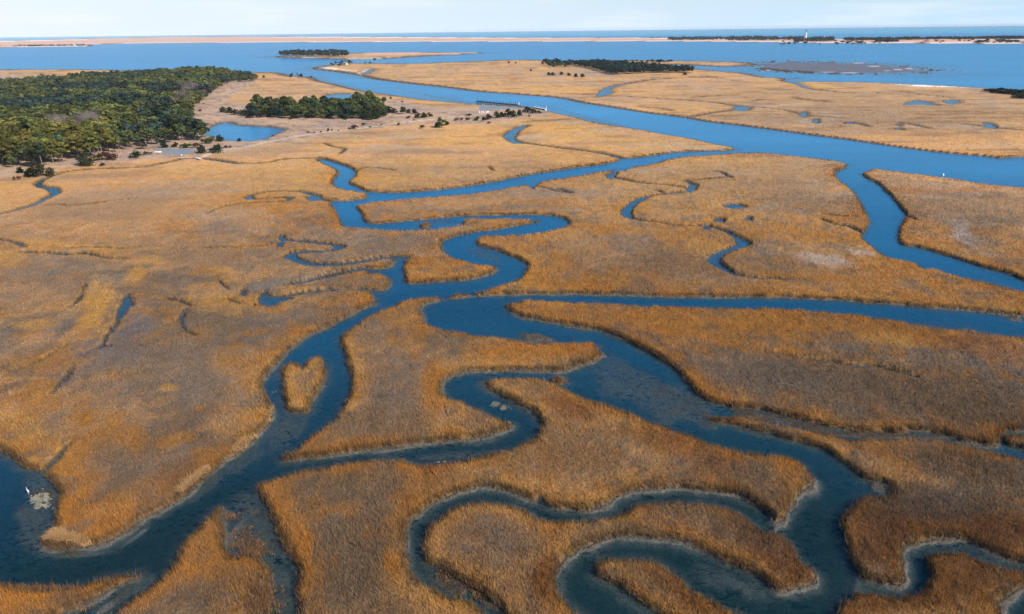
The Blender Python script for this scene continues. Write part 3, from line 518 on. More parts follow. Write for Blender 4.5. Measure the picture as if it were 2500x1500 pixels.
wn_ = N('TexNoise'); wn_.inputs['Scale'].default_value = 1; wn_.inputs['Detail'].default_value = 6; wn_.inputs['Roughness'].default_value = .6; L(wst.outputs[0], wn_.inputs['Vector'])
wr_ = N('MapRange'); wr_.inputs[1].default_value = .3; wr_.inputs[2].default_value = .7; wr_.inputs[3].default_value = .72; wr_.inputs[4].default_value = 1.3; L(wn_.outputs['Fac'], wr_.inputs[0])
wsc = N('VectorMath', operation='SCALE'); L(cm3.outputs[0], wsc.inputs[0]); L(wr_.outputs[0], wsc.inputs['Scale'])
L(wsc.outputs[0], df.inputs[0])
m1 = N('MixShader'); L(om.outputs[0], m1.inputs[0]); L(tr.outputs[0], m1.inputs[1]); L(df.outputs[0], m1.inputs[2])
wmp = N('Mapping'); wmp.inputs['Scale'].default_value = (.5, 1.1, 1); wmp.inputs['Rotation'].default_value = (0, 0, -.35); L(geo.outputs['Position'], wmp.inputs[0])
w1 = N('TexNoise'); w1.inputs['Scale'].default_value = 1.6; w1.inputs['Detail'].default_value = 4; L(wmp.outputs[0], w1.inputs['Vector'])
w2 = N('TexNoise'); w2.inputs['Scale'].default_value = .12; w2.inputs['Detail'].default_value = 3; L(wmp.outputs[0], w2.inputs['Vector'])
wa = N('Math', operation='MULTIPLY_ADD'); L(w2.outputs['Fac'], wa.inputs[0]); wa.inputs[1].default_value = 1.5; L(w1.outputs['Fac'], wa.inputs[2])
wb = N('Bump'); wb.inputs['Strength'].default_value = .5; wb.inputs['Distance'].default_value = .045; L(wa.outputs[0], wb.inputs['Height'])
gl = N('BsdfGlossy'); gl.inputs['Roughness'].default_value = .22; gl.inputs['Color'].default_value = (.64, .84, .94, 1); L(wb.outputs[0], gl.inputs['Normal'])
fr = N('Fresnel'); fr.inputs[0].default_value = 1.33; L(wb.outputs[0], fr.inputs['Normal'])
fc = N('Math', operation='MINIMUM'); fc.inputs[1].default_value = .44; L(fr.outputs[0], fc.inputs[0])
bf = N('Math', operation='SUBTRACT'); bf.inputs[0].default_value = 1; L(geo.outputs['Backfacing'], bf.inputs[1]); fm = N('Math', operation='MULTIPLY'); L(fc.outputs[0], fm.inputs[0]); L(bf.outputs[0], fm.inputs[1])
m2 = N('MixShader'); L(fm.outputs[0], m2.inputs[0]); L(m1.outputs[0], m2.inputs[1]); L(gl.outputs[0], m2.inputs[2])
L(m2.outputs[0], out.inputs[0])

def leafmat(name, bright=1.0, objrand=False, trans=.3, base=None):
    m, N, L, out = newmat(name)
    att = N('Attribute', attribute_name='Col')
    src = att.outputs['Color']
    v = N('HueSaturation'); L(src, v.inputs['Color']); v.inputs['Value'].default_value = bright
    if objrand:
        oi = N('ObjectInfo')
        a = N('MapRange'); a.inputs[3].default_value = .47; a.inputs[4].default_value = .53; L(oi.outputs['Random'], a.inputs[0]); L(a.outputs[0], v.inputs['Hue'])
        wn = N('TexWhiteNoise', noise_dimensions='1D'); L(oi.outputs['Random'], wn.inputs['W'])
        c = N('MapRange'); c.inputs[3].default_value = .65 * bright; c.inputs[4].default_value = 1.4 * bright; L(wn.outputs['Value'], c.inputs[0]); L(c.outputs[0], v.inputs['Value'])
    d = N('BsdfDiffuse'); t = N('BsdfTranslucent'); L(v.outputs[0], d.inputs[0]); L(v.outputs[0], t.inputs[0])
    mx = N('MixShader'); mx.inputs[0].default_value = trans; L(d.outputs[0], mx.inputs[1]); L(t.outputs[0], mx.inputs[2]); L(mx.outputs[0], out.inputs[0])
    return m
m_grass = leafmat('cordgrass', 1.0, trans=.35)
m_leaf = leafmat('needles', 1.0, objrand=True)
m_wood_mass = leafmat('far_needles', 1.0)
m_bark = simple('bark', (.16, .13, .11), .9)
m_twig = leafmat('bare_twigs', 1.0, trans=.1)

# ------------------------------------------------------------------ build ground and water sheets
idx = np.arange(NR * NC).reshape(NR, NC)
quads = np.stack([idx[:-1, :-1], idx[1:, :-1], idx[1:, 1:], idx[:-1, 1:]], -1).reshape(-1, 4)
zq = Z.ravel()[quads]
V = np.stack([GX, GY, Z], -1).reshape(-1, 3)
def compact(q, verts):
    used = np.unique(q); remap = np.full(len(verts), -1, np.int64); remap[used] = np.arange(len(used))
    return remap[q], used
qt = quads[zq.max(1) > -1.9]
f, used = compact(qt, V)
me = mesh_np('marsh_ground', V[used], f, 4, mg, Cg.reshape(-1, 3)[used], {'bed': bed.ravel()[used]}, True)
obj('marsh_ground', me, kind='structure', label='tidal marsh ground with mud banks and winding creek beds')
qw = quads[(zq.min(1) < .12)]
V0 = V.copy(); V0[:, 2] = 0.0
f, used = compact(qw, V0)
depth = np.clip(-Z, 0, 4)
sky_sea_w = sstep(100, 760, dist) ** .45 * (1 + sstep(6500, 9000, dist))  # painted sky reflection, bluer with distance, then the far sea's own turquoise
me = mesh_np('water', V0[used], f, 4, mw, None, {'depth': depth.ravel()[used], 'open': sky_sea_w.ravel()[used]}, True)
obj('water', me, kind='structure', label='blue tidal water of the creeks, channel and bay')

# ------------------------------------------------------------------ sampling of grid fields at world points
Zs, Ss, Cs = Z, s_all, C
def sample(x, y):
    u, v = w2lv(x, y)
    ci = np.clip(np.searchsorted(uc, u) - 1, 0, NC - 2); ri = np.clip(np.searchsorted(vr, v) - 1, 0, NR - 2)
    fu = np.clip((u - uc[ci]) / (uc[ci + 1] - uc[ci]), 0, 1); fv = np.clip((v - vr[ri]) / (vr[ri + 1] - vr[ri]), 0, 1)
    def g(A):
        if A.ndim == 3: a, bb = fu[:, None], fv[:, None]
        else: a, bb = fu, fv
        return (A[ri, ci] * (1 - a) + A[ri, ci + 1] * a) * (1 - bb) + (A[ri + 1, ci] * (1 - a) + A[ri + 1, ci + 1] * a) * bb
    return g
def ground_z(x, y):
    return float(sample(np.array([x]), np.array([y]))(Z)[0])

# ------------------------------------------------------------------ grass
def scatter(y0, y1, dens, margin_px=260):
    """uniform random points on the ground between two distances inside the widened view"""
    n = int(dens * (y1 - y0) * 2 * ((1250 + margin_px) * y1 / F * 1.12))
    hw = (1250 + margin_px) / F * 1.10
    y = rng.uniform(y0, y1, n); xm = hw * y1
    x = rng.uniform(-xm, xm, n)
    u, v = w2lv(x, y)
    kx = (np.abs(u) < 1250 + margin_px) & (v < 950)
    return x[kx], y[kx]
def blades(x, y, z, h, w, col, nb, spread, lean):
    n = len(x)
    X = np.repeat(x, nb); Y = np.repeat(y, nb); Zb = np.repeat(z, nb); Hh = np.repeat(h, nb); Ww = np.repeat(w, nb); Cc = np.repeat(col, nb, 0)
    m = n * nb
    X = X + rng.normal(0, 1, m) * spread; Y = Y + rng.normal(0, 1, m) * spread
    a = rng.uniform(0, math.pi, m); Hh = Hh * rng.uniform(.65, 1.2, m); Ww = Ww * rng.uniform(.7, 1.4, m)
    la = rng.uniform(0, 2 * math.pi, m); ll = np.abs(rng.normal(0, lean, m)) * Hh
    # prevailing lean
    tx = X + np.cos(la) * ll - .10 * Hh; ty = Y + np.sin(la) * ll - .05 * Hh
    dx, dy = np.cos(a) * Ww / 2, np.sin(a) * Ww / 2
    v = np.empty((m, 3, 3), np.float32)
    v[:, 0] = np.stack([X - dx, Y - dy, Zb], -1); v[:, 1] = np.stack([X + dx, Y + dy, Zb], -1); v[:, 2] = np.stack([tx, ty, Zb + Hh], -1)
    cv = rng.normal(1, .2, m).clip(.5, 1.6)[:, None]
    c = Cc * cv
    dead = (rng.random(m) < .22)[:, None]; c = np.where(dead, c * .6 + lin(190, 172, 150) * .3, c)
    return v.reshape(-1, 3), np.repeat(c, 3, 0)
VS, CS = [], []
bands = [(60, 110, 14.0, 6, .065), (110, 160, 9.5, 6, .08), (160, 220, 5.5, 5, .11), (220, 300, 2.8, 4, .17), (300, 420, 1.2, 4, .24), (420, 620, .4, 3, .4)]
for y0, y1, dn, nb, w in bands:
    x, y = scatter(y0, y1, dn)
    g = sample(x, y); s = g(s_all); z = g(Z); c = g(C); up_ = g(upf); mt = g(mudt)
    tall = np.exp(-np.maximum(-g(s_big), 0) / 6.0)
    patch = fbm(x, y, 6, 91, 3)
    keep = (s < -.25) & (rng.random(len(x)) < (.55 + .45 * tall) * sstep(.2, .45, patch + .25 * tall + .08)) & (g(upl_track) < .3) & (z > .2)
    x, y, z, c, s, tall, patch = [q[keep] for q in (x, y, z, c, s, tall, patch)]
    h = (.34 + .38 * tall + .5 * (patch - .5)) * (.55 + .9 * fbm(x, y, 17, 163, 3)) * rng.uniform(.8, 1.25, len(x)); h = np.clip(h * .88, .15, 1.1)
    zz = np.where(s > -.8, np.minimum(z, .25), z - .22)
    hh = h + np.where(s > -.8, .55, .22)
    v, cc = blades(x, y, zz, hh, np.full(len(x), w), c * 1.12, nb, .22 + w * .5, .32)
    VS.append(v); CS.append(cc)
# sparse stems standing in mud and shallows
for (px_, py_, rx, ry, n, hgt) in [(600, 1330, 40, 35, 150, .4), (565, 1262, 20, 10, 60, .4), (625, 1345, 25, 18, 160, .5), (1300, 824, 30, 6, 90, .2), (655, 1435, 12, 30, 120, .5), (1100, 1400, 30, 20, 160, .4), (1180, 1440, 40, 25, 240, .45), (1365, 931, 14, 6, 160, .7), (180, 1470, 40, 25, 200, .5), (1790, 1026, 40, 5, 200, .5), (640, 1470, 30, 40, 400, .6), (1038, 552, 9, 4, 300, .7), (85, 1437, 60, 5, 60, 1.0), (150, 1437, 40, 5, 30, 1.2)]:
    x, y = px2w(rng.normal(px_, rx * .6, n), rng.normal(py_, ry * .6, n))
    g = sample(x, y); z = g(Z); kk = z > -.3
    x, y, z = x[kk], y[kk], z[kk]
    v, cc = blades(x, y, z, np.full(len(x), hgt), np.full(len(x), .10), np.ones((len(x), 3)) * lin(138, 102, 72), 4, .15, .3)
    VS.append(v); CS.append(cc)
# wrack: bleached, flattened reeds along some banks
for (ax, ay, bx_, by_, wd, n) in [(440, 1215, 510, 1158, 8, 1500), (120, 1330, 215, 1338, 8, 1800), (590, 1100, 625, 1072, 6, 600), (128, 1310, 150, 1325, 8, 700), (655, 1040, 662, 1000, 4, 300), (1236, 1030, 1246, 1042, 6, 260), (1925, 1320, 1960, 1362, 4, 400), (560, 1125, 600, 1098, 4, 400)]:
    n = n // 4; t = rng.random(n); ln_ = math.hypot(bx_ - ax, by_ - ay); off_ = np.abs(rng.normal(0, wd * .28, n)) * (1 - (2 * t - 1) ** 4)
    x, y = px2w(ax + (bx_ - ax) * t + (by_ - ay) / ln_ * off_ + rng.normal(0, 2, n), ay + (by_ - ay) * t - abs(bx_ - ax) / ln_ * off_ - 3)
    g = sample(x, y); z = g(Z); kk = (z > .1); x, y, z = x[kk], y[kk], z[kk]
    v, cc = blades(x, y, z + .22, np.full(len(x), .42), np.full(len(x), .09), np.ones((len(x), 3)) * lin(192, 154, 106), 6, .3, 1.5)
    VS.append(v); CS.append(cc)
# short dark tussocks along the mud margins
x, y = scatter(60, 230, 2.2)
g = sample(x, y); sb_ = g(s_big); mg_ = g(margin); z = g(Z)
kk = (sb_ > -.4) & (sb_ < mg_ * .55) & (z > .08) & (rng.random(len(x)) < .6)
x, y, z = x[kk], y[kk], z[kk]
v, cc = blades(x, y, z, rng.uniform(.12, .45, len(x)), np.full(len(x), .07), np.ones((len(x), 3)) * lin(112, 84, 54), 5, .16, .35)
VS.append(v); CS.append(cc)
v = np.concatenate(VS); c = np.concatenate(CS)
me = mesh_np('marsh_grass', v, np.arange(len(v)).reshape(-1, 3), 3, m_grass, np.clip(c, .004, .8))
obj('marsh_grass', me, kind='stuff', label='winter cordgrass, orange and brown, covering the salt marsh', category='grass')
print('grass tris', len(v) // 3)


# ------------------------------------------------------------------ trees
def quad_cloud(centres, radii, n, size, r, flat=.75, shade=None):
    """n leaf clumps over a set of ellipsoidal masses"""
    centres = np.array(centres); radii = np.array(radii)
    wgt = radii ** 2; pick = r.choice(len(centres), n, p=wgt / wgt.sum())
    d = r.normal(0, 1, (n, 3)); d /= np.linalg.norm(d, axis=1)[:, None]
    d[:, 2] = np.where(d[:, 2] < -.3, -d[:, 2] * .6, d[:, 2])
    rad = radii[pick] * r.uniform(.55, 1.05, n)
    c = centres[pick] + d * rad[:, None] * np.array([1, 1, flat])
    nn = d + r.normal(0, .55, (n, 3)); nn /= np.linalg.norm(nn, axis=1)[:, None]
    t = np.cross(nn, r.normal(0, 1, (n, 3))); t /= np.linalg.norm(t, axis=1)[:, None]
    bt = np.cross(nn, t)
    s = size * r.uniform(.6, 1.35, n)[:, None] * .5
    v = np.stack([c - t * s - bt * s * .7, c + t * s - bt * s * .5, c + t * s * .8 + bt * s * .8, c - t * s * .7 + bt * s * .6], 1)
    return v.reshape(-1, 3), pick
def tube(path, rad, sides=6):
    path = np.array(path, float); V = []; Fq = []
    for i, p in enumerate(path):
        t = path[min(i + 1, len(path) - 1)] - path[max(i - 1, 0)]; t = t / (np.linalg.norm(t) + 1e-9)
        a = np.cross(t, [0.3, 1, .1]); a /= np.linalg.norm(a); b2 = np.cross(t, a)
        for k2 in range(sides):
            an = 2 * math.pi * k2 / sides
            V.append(p + (a * math.cos(an) + b2 * math.sin(an)) * rad[i])
    for i in range(len(path) - 1):
        for k2 in range(sides):
            Fq.append([i * sides + k2, i * sides + (k2 + 1) % sides, (i + 1) * sides + (k2 + 1) % sides, (i + 1) * sides + k2])
    return V, Fq
def join_tubes(list_):
    V = []; Fq = []
    for v, f in list_:
        o = len(V); V += list(v); Fq += [[a + o for a in q] for q in f]
    return np.array(V), np.array(Fq)
GREEN = [lin(58, 78, 44), lin(84, 96, 46), lin(46, 66, 48), lin(98, 104, 44)]
def pine(seed, h=14.0, n=900, size=.95, green=None, low=.36, fat=1.25):
    r = np.random.default_rng(seed)
    cs = []; rs = []; limbs = []
    lean = r.normal(0, .35, 2)
    top = np.array([lean[0], lean[1], h * .9])
    tr_ = [[0, 0, -.5], [lean[0] * .2, lean[1] * .2, h * .35], [lean[0] * .6, lean[1] * .6, h * .65], list(top)]
    limbs.append(tube(tr_, [.24, .19, .13, .04]))
    k3 = r.integers(11, 15)
    for i in range(k3):
        t = low + (.95 - low) * i / k3; an = i * 2.4 + r.uniform(-.5, .5)
        R = fat * (2.5 * math.sin(min(1, (1.08 - t) / .5) * 1.5) + .3) * r.uniform(.6, 1.15)
        c = np.array([lean[0] * t + math.cos(an) * R * .8, lean[1] * t + math.sin(an) * R * .8, h * t + r.uniform(-.2, .6)])
        cs.append(c); rs.append(fat * r.uniform(1.15, 1.8) * (1.15 - .35 * t))
        st_ = np.array([lean[0] * t, lean[1] * t, h * t - 1.0])
        limbs.append(tube([st_, (st_ + c) / 2 + [0, 0, -.1], c], [.09, .06, .03], 4))
    cs.append(top + [0, 0, -.2]); rs.append(1.25)
    v, pick = quad_cloud(cs, rs, n, size, r, .62)
    g = GREEN[seed % 4] if green is None else green
    tone = r.uniform(.6, 1.45, len(cs))
    c = g[None] * tone[pick][:, None] * r.uniform(.75, 1.25, (n, 1))
    return v, np.repeat(c, 4, 0), join_tubes(limbs)
def broad(seed, h=14.0, n=1100, size=.95, green=None, cz=.58, sh=.40, fat=1.0, ctr=15):
    r = np.random.default_rng(seed + 400); cs = []; rs = []
    lean = r.normal(0, .3, 2)
    for i in range(ctr):
        d = r.normal(0, 1, 3); d /= np.linalg.norm(d); q = r.uniform(.35, 1) ** .5
        cs.append([d[0] * q * 2.7 * fat + lean[0], d[1] * q * 2.7 * fat + lean[1], h * (cz + sh * .78 * d[2] * q)]); rs.append(r.uniform(1.1, 1.9) * fat ** .5)
    v, pick = quad_cloud(cs, rs, n, size, r, .72)
    g = GREEN[seed % 4] if green is None else green
    tone = r.uniform(.55, 1.45, ctr); c = g[None] * tone[pick][:, None] * r.uniform(.75, 1.25, (n, 1))
    limbs = [tube([[0, 0, -.5], [lean[0] * .4, lean[1] * .4, h * .4], [lean[0], lean[1], h * .8]], [.24, .17, .05])]
    for i in range(0, ctr, 2):
        c_ = np.array(cs[i]); st_ = np.array([lean[0] * .5, lean[1] * .5, min(c_[2] - .8, h * .6)]); limbs.append(tube([st_, (st_ + c_) / 2, c_], [.09, .06, .03], 4))
    v[:, 2] = np.maximum(v[:, 2], .1)
    return v, np.repeat(c, 4, 0), join_tubes(limbs)
def cedar(seed, h=5.5, n=420, size=.6, green=None):
    r = np.random.default_rng(seed + 50)
    cs = []; rs = []
    for i in range(9):
        t = i / 9; an = r.uniform(0, 6.3); R = (1.02 - t) ** .5 * h * .36
        cs.append([math.cos(an) * R * .7, math.sin(an) * R * .5, h * (.12 + .8 * t)]); rs.append(max(.35, R * r.uniform(.85, 1.15)))
    v, pick = quad_cloud(cs, rs, n, size, r, 1.0)
    g = lin(62, 64, 40) if green is None else green
    tone = r.uniform(.6, 1.4, len(cs))
    c = g[None] * tone[pick][:, None] * r.uniform(.75, 1.25, (n, 1))
    v[:, 2] = np.maximum(v[:, 2], .05)
    return v, np.repeat(c, 4, 0), join_tubes([tube([[0, 0, -.4], [0, 0, h * .5], [.05, 0, h * .85]], [.14, .09, .03], 5)])
def bush(seed, h=2.2, n=260, size=.45, green=None):
    r = np.random.default_rng(seed + 90)
    cs = []; rs = []
    for i in range(7):
        an = r.uniform(0, 6.3); R = r.uniform(.2, 1) * h * .5
        cs.append([math.cos(an) * R, math.sin(an) * R, h * r.uniform(.3, .65)]); rs.append(h * r.uniform(.25, .42))
    v, pick = quad_cloud(cs, rs, n, size, r, .9)
    g = lin(78, 66, 44) if green is None else green
    tone = r.uniform(.6, 1.4, len(cs))
    c = g[None] * tone[pick][:, None] * r.uniform(.75, 1.25, (n, 1))
    v[:, 2] = np.maximum(v[:, 2], .02)
    return v, np.repeat(c, 4, 0), join_tubes([tube([[0, 0, -.3], [.05, .02, h * .4]], [.07, .04], 4), tube([[0, 0, -.1], [.3, .2, h * .5]], [.05, .02], 4), tube([[0, 0, -.1], [-.3, .1, h * .5]], [.05, .02], 4)])
def bare(seed, h=11.0):
    r = np.random.default_rng(seed + 130); limbs = []
    limbs.append(tube([[0, 0, -.5], [.1, 0, h * .4], [.2, .1, h * .75]], [.22, .16, .07]))
    tips = []
    for i in range(9):
        t = .35 + .4 * i / 9; an = i * 2.4; st_ = np.array([.2 * t, 0, h * t])
        e_ = st_ + np.array([math.cos(an) * h * .22, math.sin(an) * h * .22, h * r.uniform(.12, .28)])
        limbs.append(tube([st_, (st_ + e_) / 2 + [0, 0, -.1], e_], [.08, .05, .03], 4)); tips += [e_, (st_ + e_) / 2]
    tips = np.array(tips); m = 900
    pk = tips[r.integers(0, len(tips), m)]
    d = r.normal(0, 1, (m, 3)); d[:, 2] = np.abs(d[:, 2]) + .5; d /= np.linalg.norm(d, axis=1)[:, None]
    p0 = pk + r.normal(0, .5, (m, 3)); p1 = p0 + d * r.uniform(.7, 2.0, m)[:, None]
    sd = np.cross(d, r.normal(0, 1, (m, 3))); sd /= np.linalg.norm(sd, axis=1)[:, None]; sd *= .035
    v = np.stack([p0 - sd, p0 + sd, p1 + sd * .4, p1 - sd * .4], 1).reshape(-1, 3)
    c = np.repeat(lin(132, 118, 116)[None] * r.uniform(.7, 1.25, (m, 1)), 4, 0)
    return v, c, join_tubes(limbs)
def make_proto(kind, data, crown='crown'):
    v, c, (tv, tf) = data
    mc = mesh_np(kind + '_' + crown, v, np.arange(len(v)).reshape(-1, 4), 4, m_twig if kind == 'bare' else m_leaf, c)
    mt = mesh_np(kind + '_trunk', tv, tf, 4, m_bark, None, None, True)
    return mc, mt
KG = {'lit': lin(106, 102, 50), 'dark': lin(72, 84, 56), 'blue': lin(58, 72, 66), 'olive': lin(94, 98, 56), 'young': lin(84, 96, 52)}  # the lit green has the sun's yellow painted in, for the front pines
def protos(fn, kind, seeds, **kw): return [make_proto(kind, fn(s, **kw)) for s in seeds]
PR = {
 'lit': protos(broad, 'pine', [1, 2, 3], green=KG['lit'], n=1000, size=.85, cz=.66, sh=.34) + protos(pine, 'pine', [1, 2], green=KG['lit'], n=900, size=.85), 'dark': protos(broad, 'pine', [5, 6, 7], green=KG['dark'], cz=.66, sh=.34) + protos(pine, 'pine', [8], green=KG['dark']), 'olive': protos(broad, 'pine', [9, 10], green=KG['olive'], cz=.64, sh=.36) + protos(pine, 'pine', [11], green=KG['olive']),
 'blue': protos(broad, 'pine', [12, 13, 14], green=KG['blue'], n=600, cz=.56, sh=.42), 'cedar': protos(cedar, 'cedar', [1, 2, 3]), 'dcedar': protos(cedar, 'cedar', [4, 5, 6], green=lin(44, 54, 36)),
 'bush': protos(bush, 'bush', [1, 2, 3]), 'gbush': protos(bush, 'bush', [4, 5], green=lin(70, 84, 44)), 'rbush': protos(bush, 'bush', [6, 7], green=lin(96, 66, 50)), 'bare': protos(bare, 'bare', [1, 2, 3])}
def plant(kind, x, y, name, label, cat, group=None, s=1.0, wide=1.0, z=None):
    z = ground_z(x, y) if z is None else z
    z = max(z - .05, 0.0)
    mc, mt = PR[kind][rng.integers(len(PR[kind]))]
    e_ = bpy.data.objects.new(name, None); COL.objects.link(e_)
    e_.location = (x, y, z); e_.rotation_euler = (0, 0, rng.uniform(0, 6.28)); e_.scale = (s * wide, s * wide, s)
    e_.empty_display_size = .5
    e_['label'] = label; e_['category'] = cat
    if group: e_['group'] = group
    obj('crown', mc, e_); obj('trunk', mt, e_)
    return e_
def pip(x, y, poly):
    poly = np.array(poly); ins = np.zeros(len(x), bool); j = len(poly) - 1
    for i in range(len(poly)):
        xi, yi = poly[i]; xj, yj = poly[j]
        c_ = ((yi > y) != (yj > y)) & (x < (xj - xi) * (y - yi) / (yj - yi + 1e-9) + xi)
        ins ^= c_; j = i
    return ins
def wpoly(pts):
    p = smooth(pts, n=2); x, y = px2w(p[:, 0], p[:, 1]); return np.stack([x, y], 1)
def fill(pts, sp, jit=.42):
    w = wpoly(pts); x0, y0 = w.min(0); x1, y1 = w.max(0)
    gx, gy = np.meshgrid(np.arange(x0, x1, sp), np.arange(y0, y1, sp * .87)); gx = gx + (np.arange(gx.shape[0]) % 2)[:, None] * sp / 2
    gx = (gx + rng.uniform(-jit, jit, gx.shape) * sp).ravel(); gy = (gy + rng.uniform(-jit, jit, gy.shape) * sp).ravel()
    k_ = pip(gx, gy, w); return gx[k_], gy[k_]
WOOD = [(-420, 440), (-200, 425), (0, 412), (60, 420), (112, 414), (170, 400), (240, 388), (300, 374), (340, 362), (400, 358), (455, 352), (500, 350), (520, 345), (480, 334), (467, 318), (474, 292), (478, 268), (500, 246), (528, 224), (556, 208), (580, 203), (618, 203), (628, 196), (615, 188), (560, 179), (480, 182), (380, 188), (200, 201), (0, 214), (-420, 232)]
fx, fy = fill(WOOD, 7.5)
fd = np.hypot(fx, fy)
u_, v_ = w2lv(fx, fy); pxx = 1250 + u_ * CR + v_ * SR; pyy = 750 - u_ * SR + v_ * CR
# trees of the front and of the copse stand as individuals; the deep wood is one mass
vis = (pxx > -15)
order = np.argsort(np.where(vis, fd, 1e9))
NI = 112
indiv = order[:NI]; rest = np.setdiff1d(np.arange(len(fx)), indiv)
rest = rest[pxx[rest] > -330]
print('wood', len(fx))
isbare = lambda px_, py_: (128 < px_ < 250 and 292 < py_ < 330 and rng.random() < .65) or (430 < px_ < 520 and 205 < py_ < 250 and rng.random() < .25)
for i in indiv:
    px_, py_ = pxx[i], pyy[i]; x, y = fx[i], fy[i]
    if isbare(px_, py_ - 22): plant('bare', x, y, 'bare_tree', 'leafless grey tree standing among the pines of the wood', 'tree', 'bare trees in the pine wood', rng.uniform(.8, 1.1)); continue
    side = px_ < 285
    if side and rng.random() < .72: plant('lit', x, y, 'pine_tree', 'olive green pine with sun yellow painted on its needles at the front left of the wood', 'pine tree', 'yellowish pines along the front of the wood', rng.uniform(.82, 1.12), rng.uniform(1.0, 1.3))
    elif side: plant('dark', x, y, 'pine_tree', 'dark green pine among the yellowish pines at the front left of the wood', 'pine tree', 'dark pines among the yellowish ones', rng.uniform(.8, 1.1), rng.uniform(1.0, 1.3))
    else: plant('olive' if rng.random() < .55 else 'dark', x, y, 'pine_tree', 'green pine in the part of the wood next to the gravel lot and pond', 'pine tree', 'pines of the wood by the pond', rng.uniform(.6, .95), rng.uniform(1.0, 1.35))
def mass(name, label, xs, ys, hs, kinds, gz=None, wide=1.25, lod=None):
    VV_, CC_ = [], []
    lib = {}
    for kd in set(kinds):
        lib[kd] = []
        for sd in range(4):
            if kd == 'bare': v, c, _ = bare(sd + 7, 14)
            elif kd == 'low': v, c, _ = bush(sd + 20, 14, 70 if lod else 150, 5.0, lin(58, 62, 50)) 
            else: v, c, _ = (broad if sd < 3 else pine)(sd * 5 + 31, 14.0, lod or 300, 2.1 if lod else 1.4, KG[kd])
            lib[kd].append((v, c))
    zs = sample(xs, ys)(Z)
    for i in range(len(xs)):
        v, c = lib[kinds[i]][rng.integers(4)]
        s_ = hs[i] / 14; a_ = rng.uniform(0, 6.28); ca, sa = math.cos(a_) * s_ * wide, math.sin(a_) * s_ * wide
        vv = np.empty_like(v, dtype=np.float32)
        vv[:, 0] = v[:, 0] * ca - v[:, 1] * sa + xs[i]; vv[:, 1] = v[:, 0] * sa + v[:, 1] * ca + ys[i]; vv[:, 2] = v[:, 2] * s_ + max(float(zs[i]), .3)
        VV_.append(vv); CC_.append(c * rng.uniform(.6, 1.4))
    v = np.concatenate(VV_); c = np.concatenate(CC_)
    me = mesh_np(name, v, np.arange(len(v)).reshape(-1, 4), 4, m_wood_mass, c)
    return obj(name, me, kind='stuff', label=label)
kinds = []
tonef = fbm(fx, fy, 45, 111, 3)
for i in rest:
    px_, py_ = pxx[i], pyy[i]
    if isbare(px_, py_ - 22): kinds.append('bare')
    elif px_ < 290 and py_ > 335: kinds.append('lit' if rng.random() < .7 else 'olive')
    else: kinds.append('olive' if tonef[i] > .52 else ('blue' if tonef[i] < .40 else 'dark'))
mass('pine_wood', 'deep dark green pine wood filling the left side behind the marsh', fx[rest], fy[rest], rng.uniform(9.5, 14.5, len(rest)) * (.72 + .5 * fbm(fx[rest], fy[rest], 34, 5, 2)) * np.where(pxx[rest] > 555, .62, 1) * rng.uniform(.85, 1.2, len(rest)), kinds, wide=1.42)

# copse between the pond and the channel: each tree from its foot (pixels), height m
COPSE = [(545, 275, 'cedar', 5), (560, 277, 'dcedar', 5.5), (575, 281, 'dcedar', 5), (592, 284, 'cedar', 5), (604, 287, 'bush', 2.6), (616, 289, 'dcedar', 5.5), (630, 268, 'olive', 14), (622, 283, 'blue', 9), (640, 288, 'cedar', 5.5), (655, 286, 'dcedar', 5), (664, 275, 'dark', 14), (676, 288, 'blue', 9), (650, 272, 'dark', 11),
 (690, 285, 'dcedar', 5), (697, 274, 'dark', 14), (704, 290, 'dark', 9), (715, 276, 'olive', 13.5), (718, 291, 'cedar', 4.5), (730, 290, 'dark', 9), (742, 287, 'young', 8.5), (748, 272, 'olive', 12.5), (756, 290, 'dcedar', 5.5), (766, 275, 'dark', 14), (770, 289, 'dark', 8.5), (782, 289, 'olive', 8), (796, 273, 'dark', 13.5), (799, 290, 'cedar', 4.8), (808, 288, 'young', 9),
 (822, 273, 'olive', 12), (820, 291, 'dark', 9), (834, 290, 'dcedar', 5), (838, 276, 'dark', 11), (848, 291, 'blue', 10), (858, 275, 'olive', 13), (868, 290, 'dark', 9), (872, 264, 'dark', 14), (886, 291, 'dcedar', 6), (890, 272, 'dark', 13.5), (900, 293, 'cedar', 6), (903, 266, 'olive', 15.5), (914, 292, 'dcedar', 6.5), (922, 290, 'cedar', 5.5), (918, 270, 'olive', 12), (938, 253, 'dark', 6), (950, 277, 'dcedar', 6), (962, 277, 'dcedar', 4.5), (984, 279, 'dark', 6), (998, 277, 'cedar', 3.6), (1012, 278, 'dcedar', 4), (1020, 289, 'cedar', 4), (1034, 289, 'dcedar', 4.6), (1048, 286, 'cedar', 3.6), (998, 291, 'rbush', 2.6),
 (1078, 312, 'young', 9), (1068, 312, 'dcedar', 4.5), (1092, 306, 'cedar', 3.5)]
PR['young'] = protos(broad, 'pine', [15, 16], green=KG['young'], cz=.5, sh=.5, n=1700, fat=1.35, ctr=22)
for kd_ in ('dark', 'olive', 'blue'): PR['r' + kd_] = protos(broad, 'pine', [17, 18, 19, 20], green=KG[kd_], cz=.5, sh=.5, n=2000, fat=1.45, ctr=26, size=1.0)
pn = {'dark': 'dark green', 'olive': 'olive green', 'blue': 'grey green', 'young': 'fresh green'}
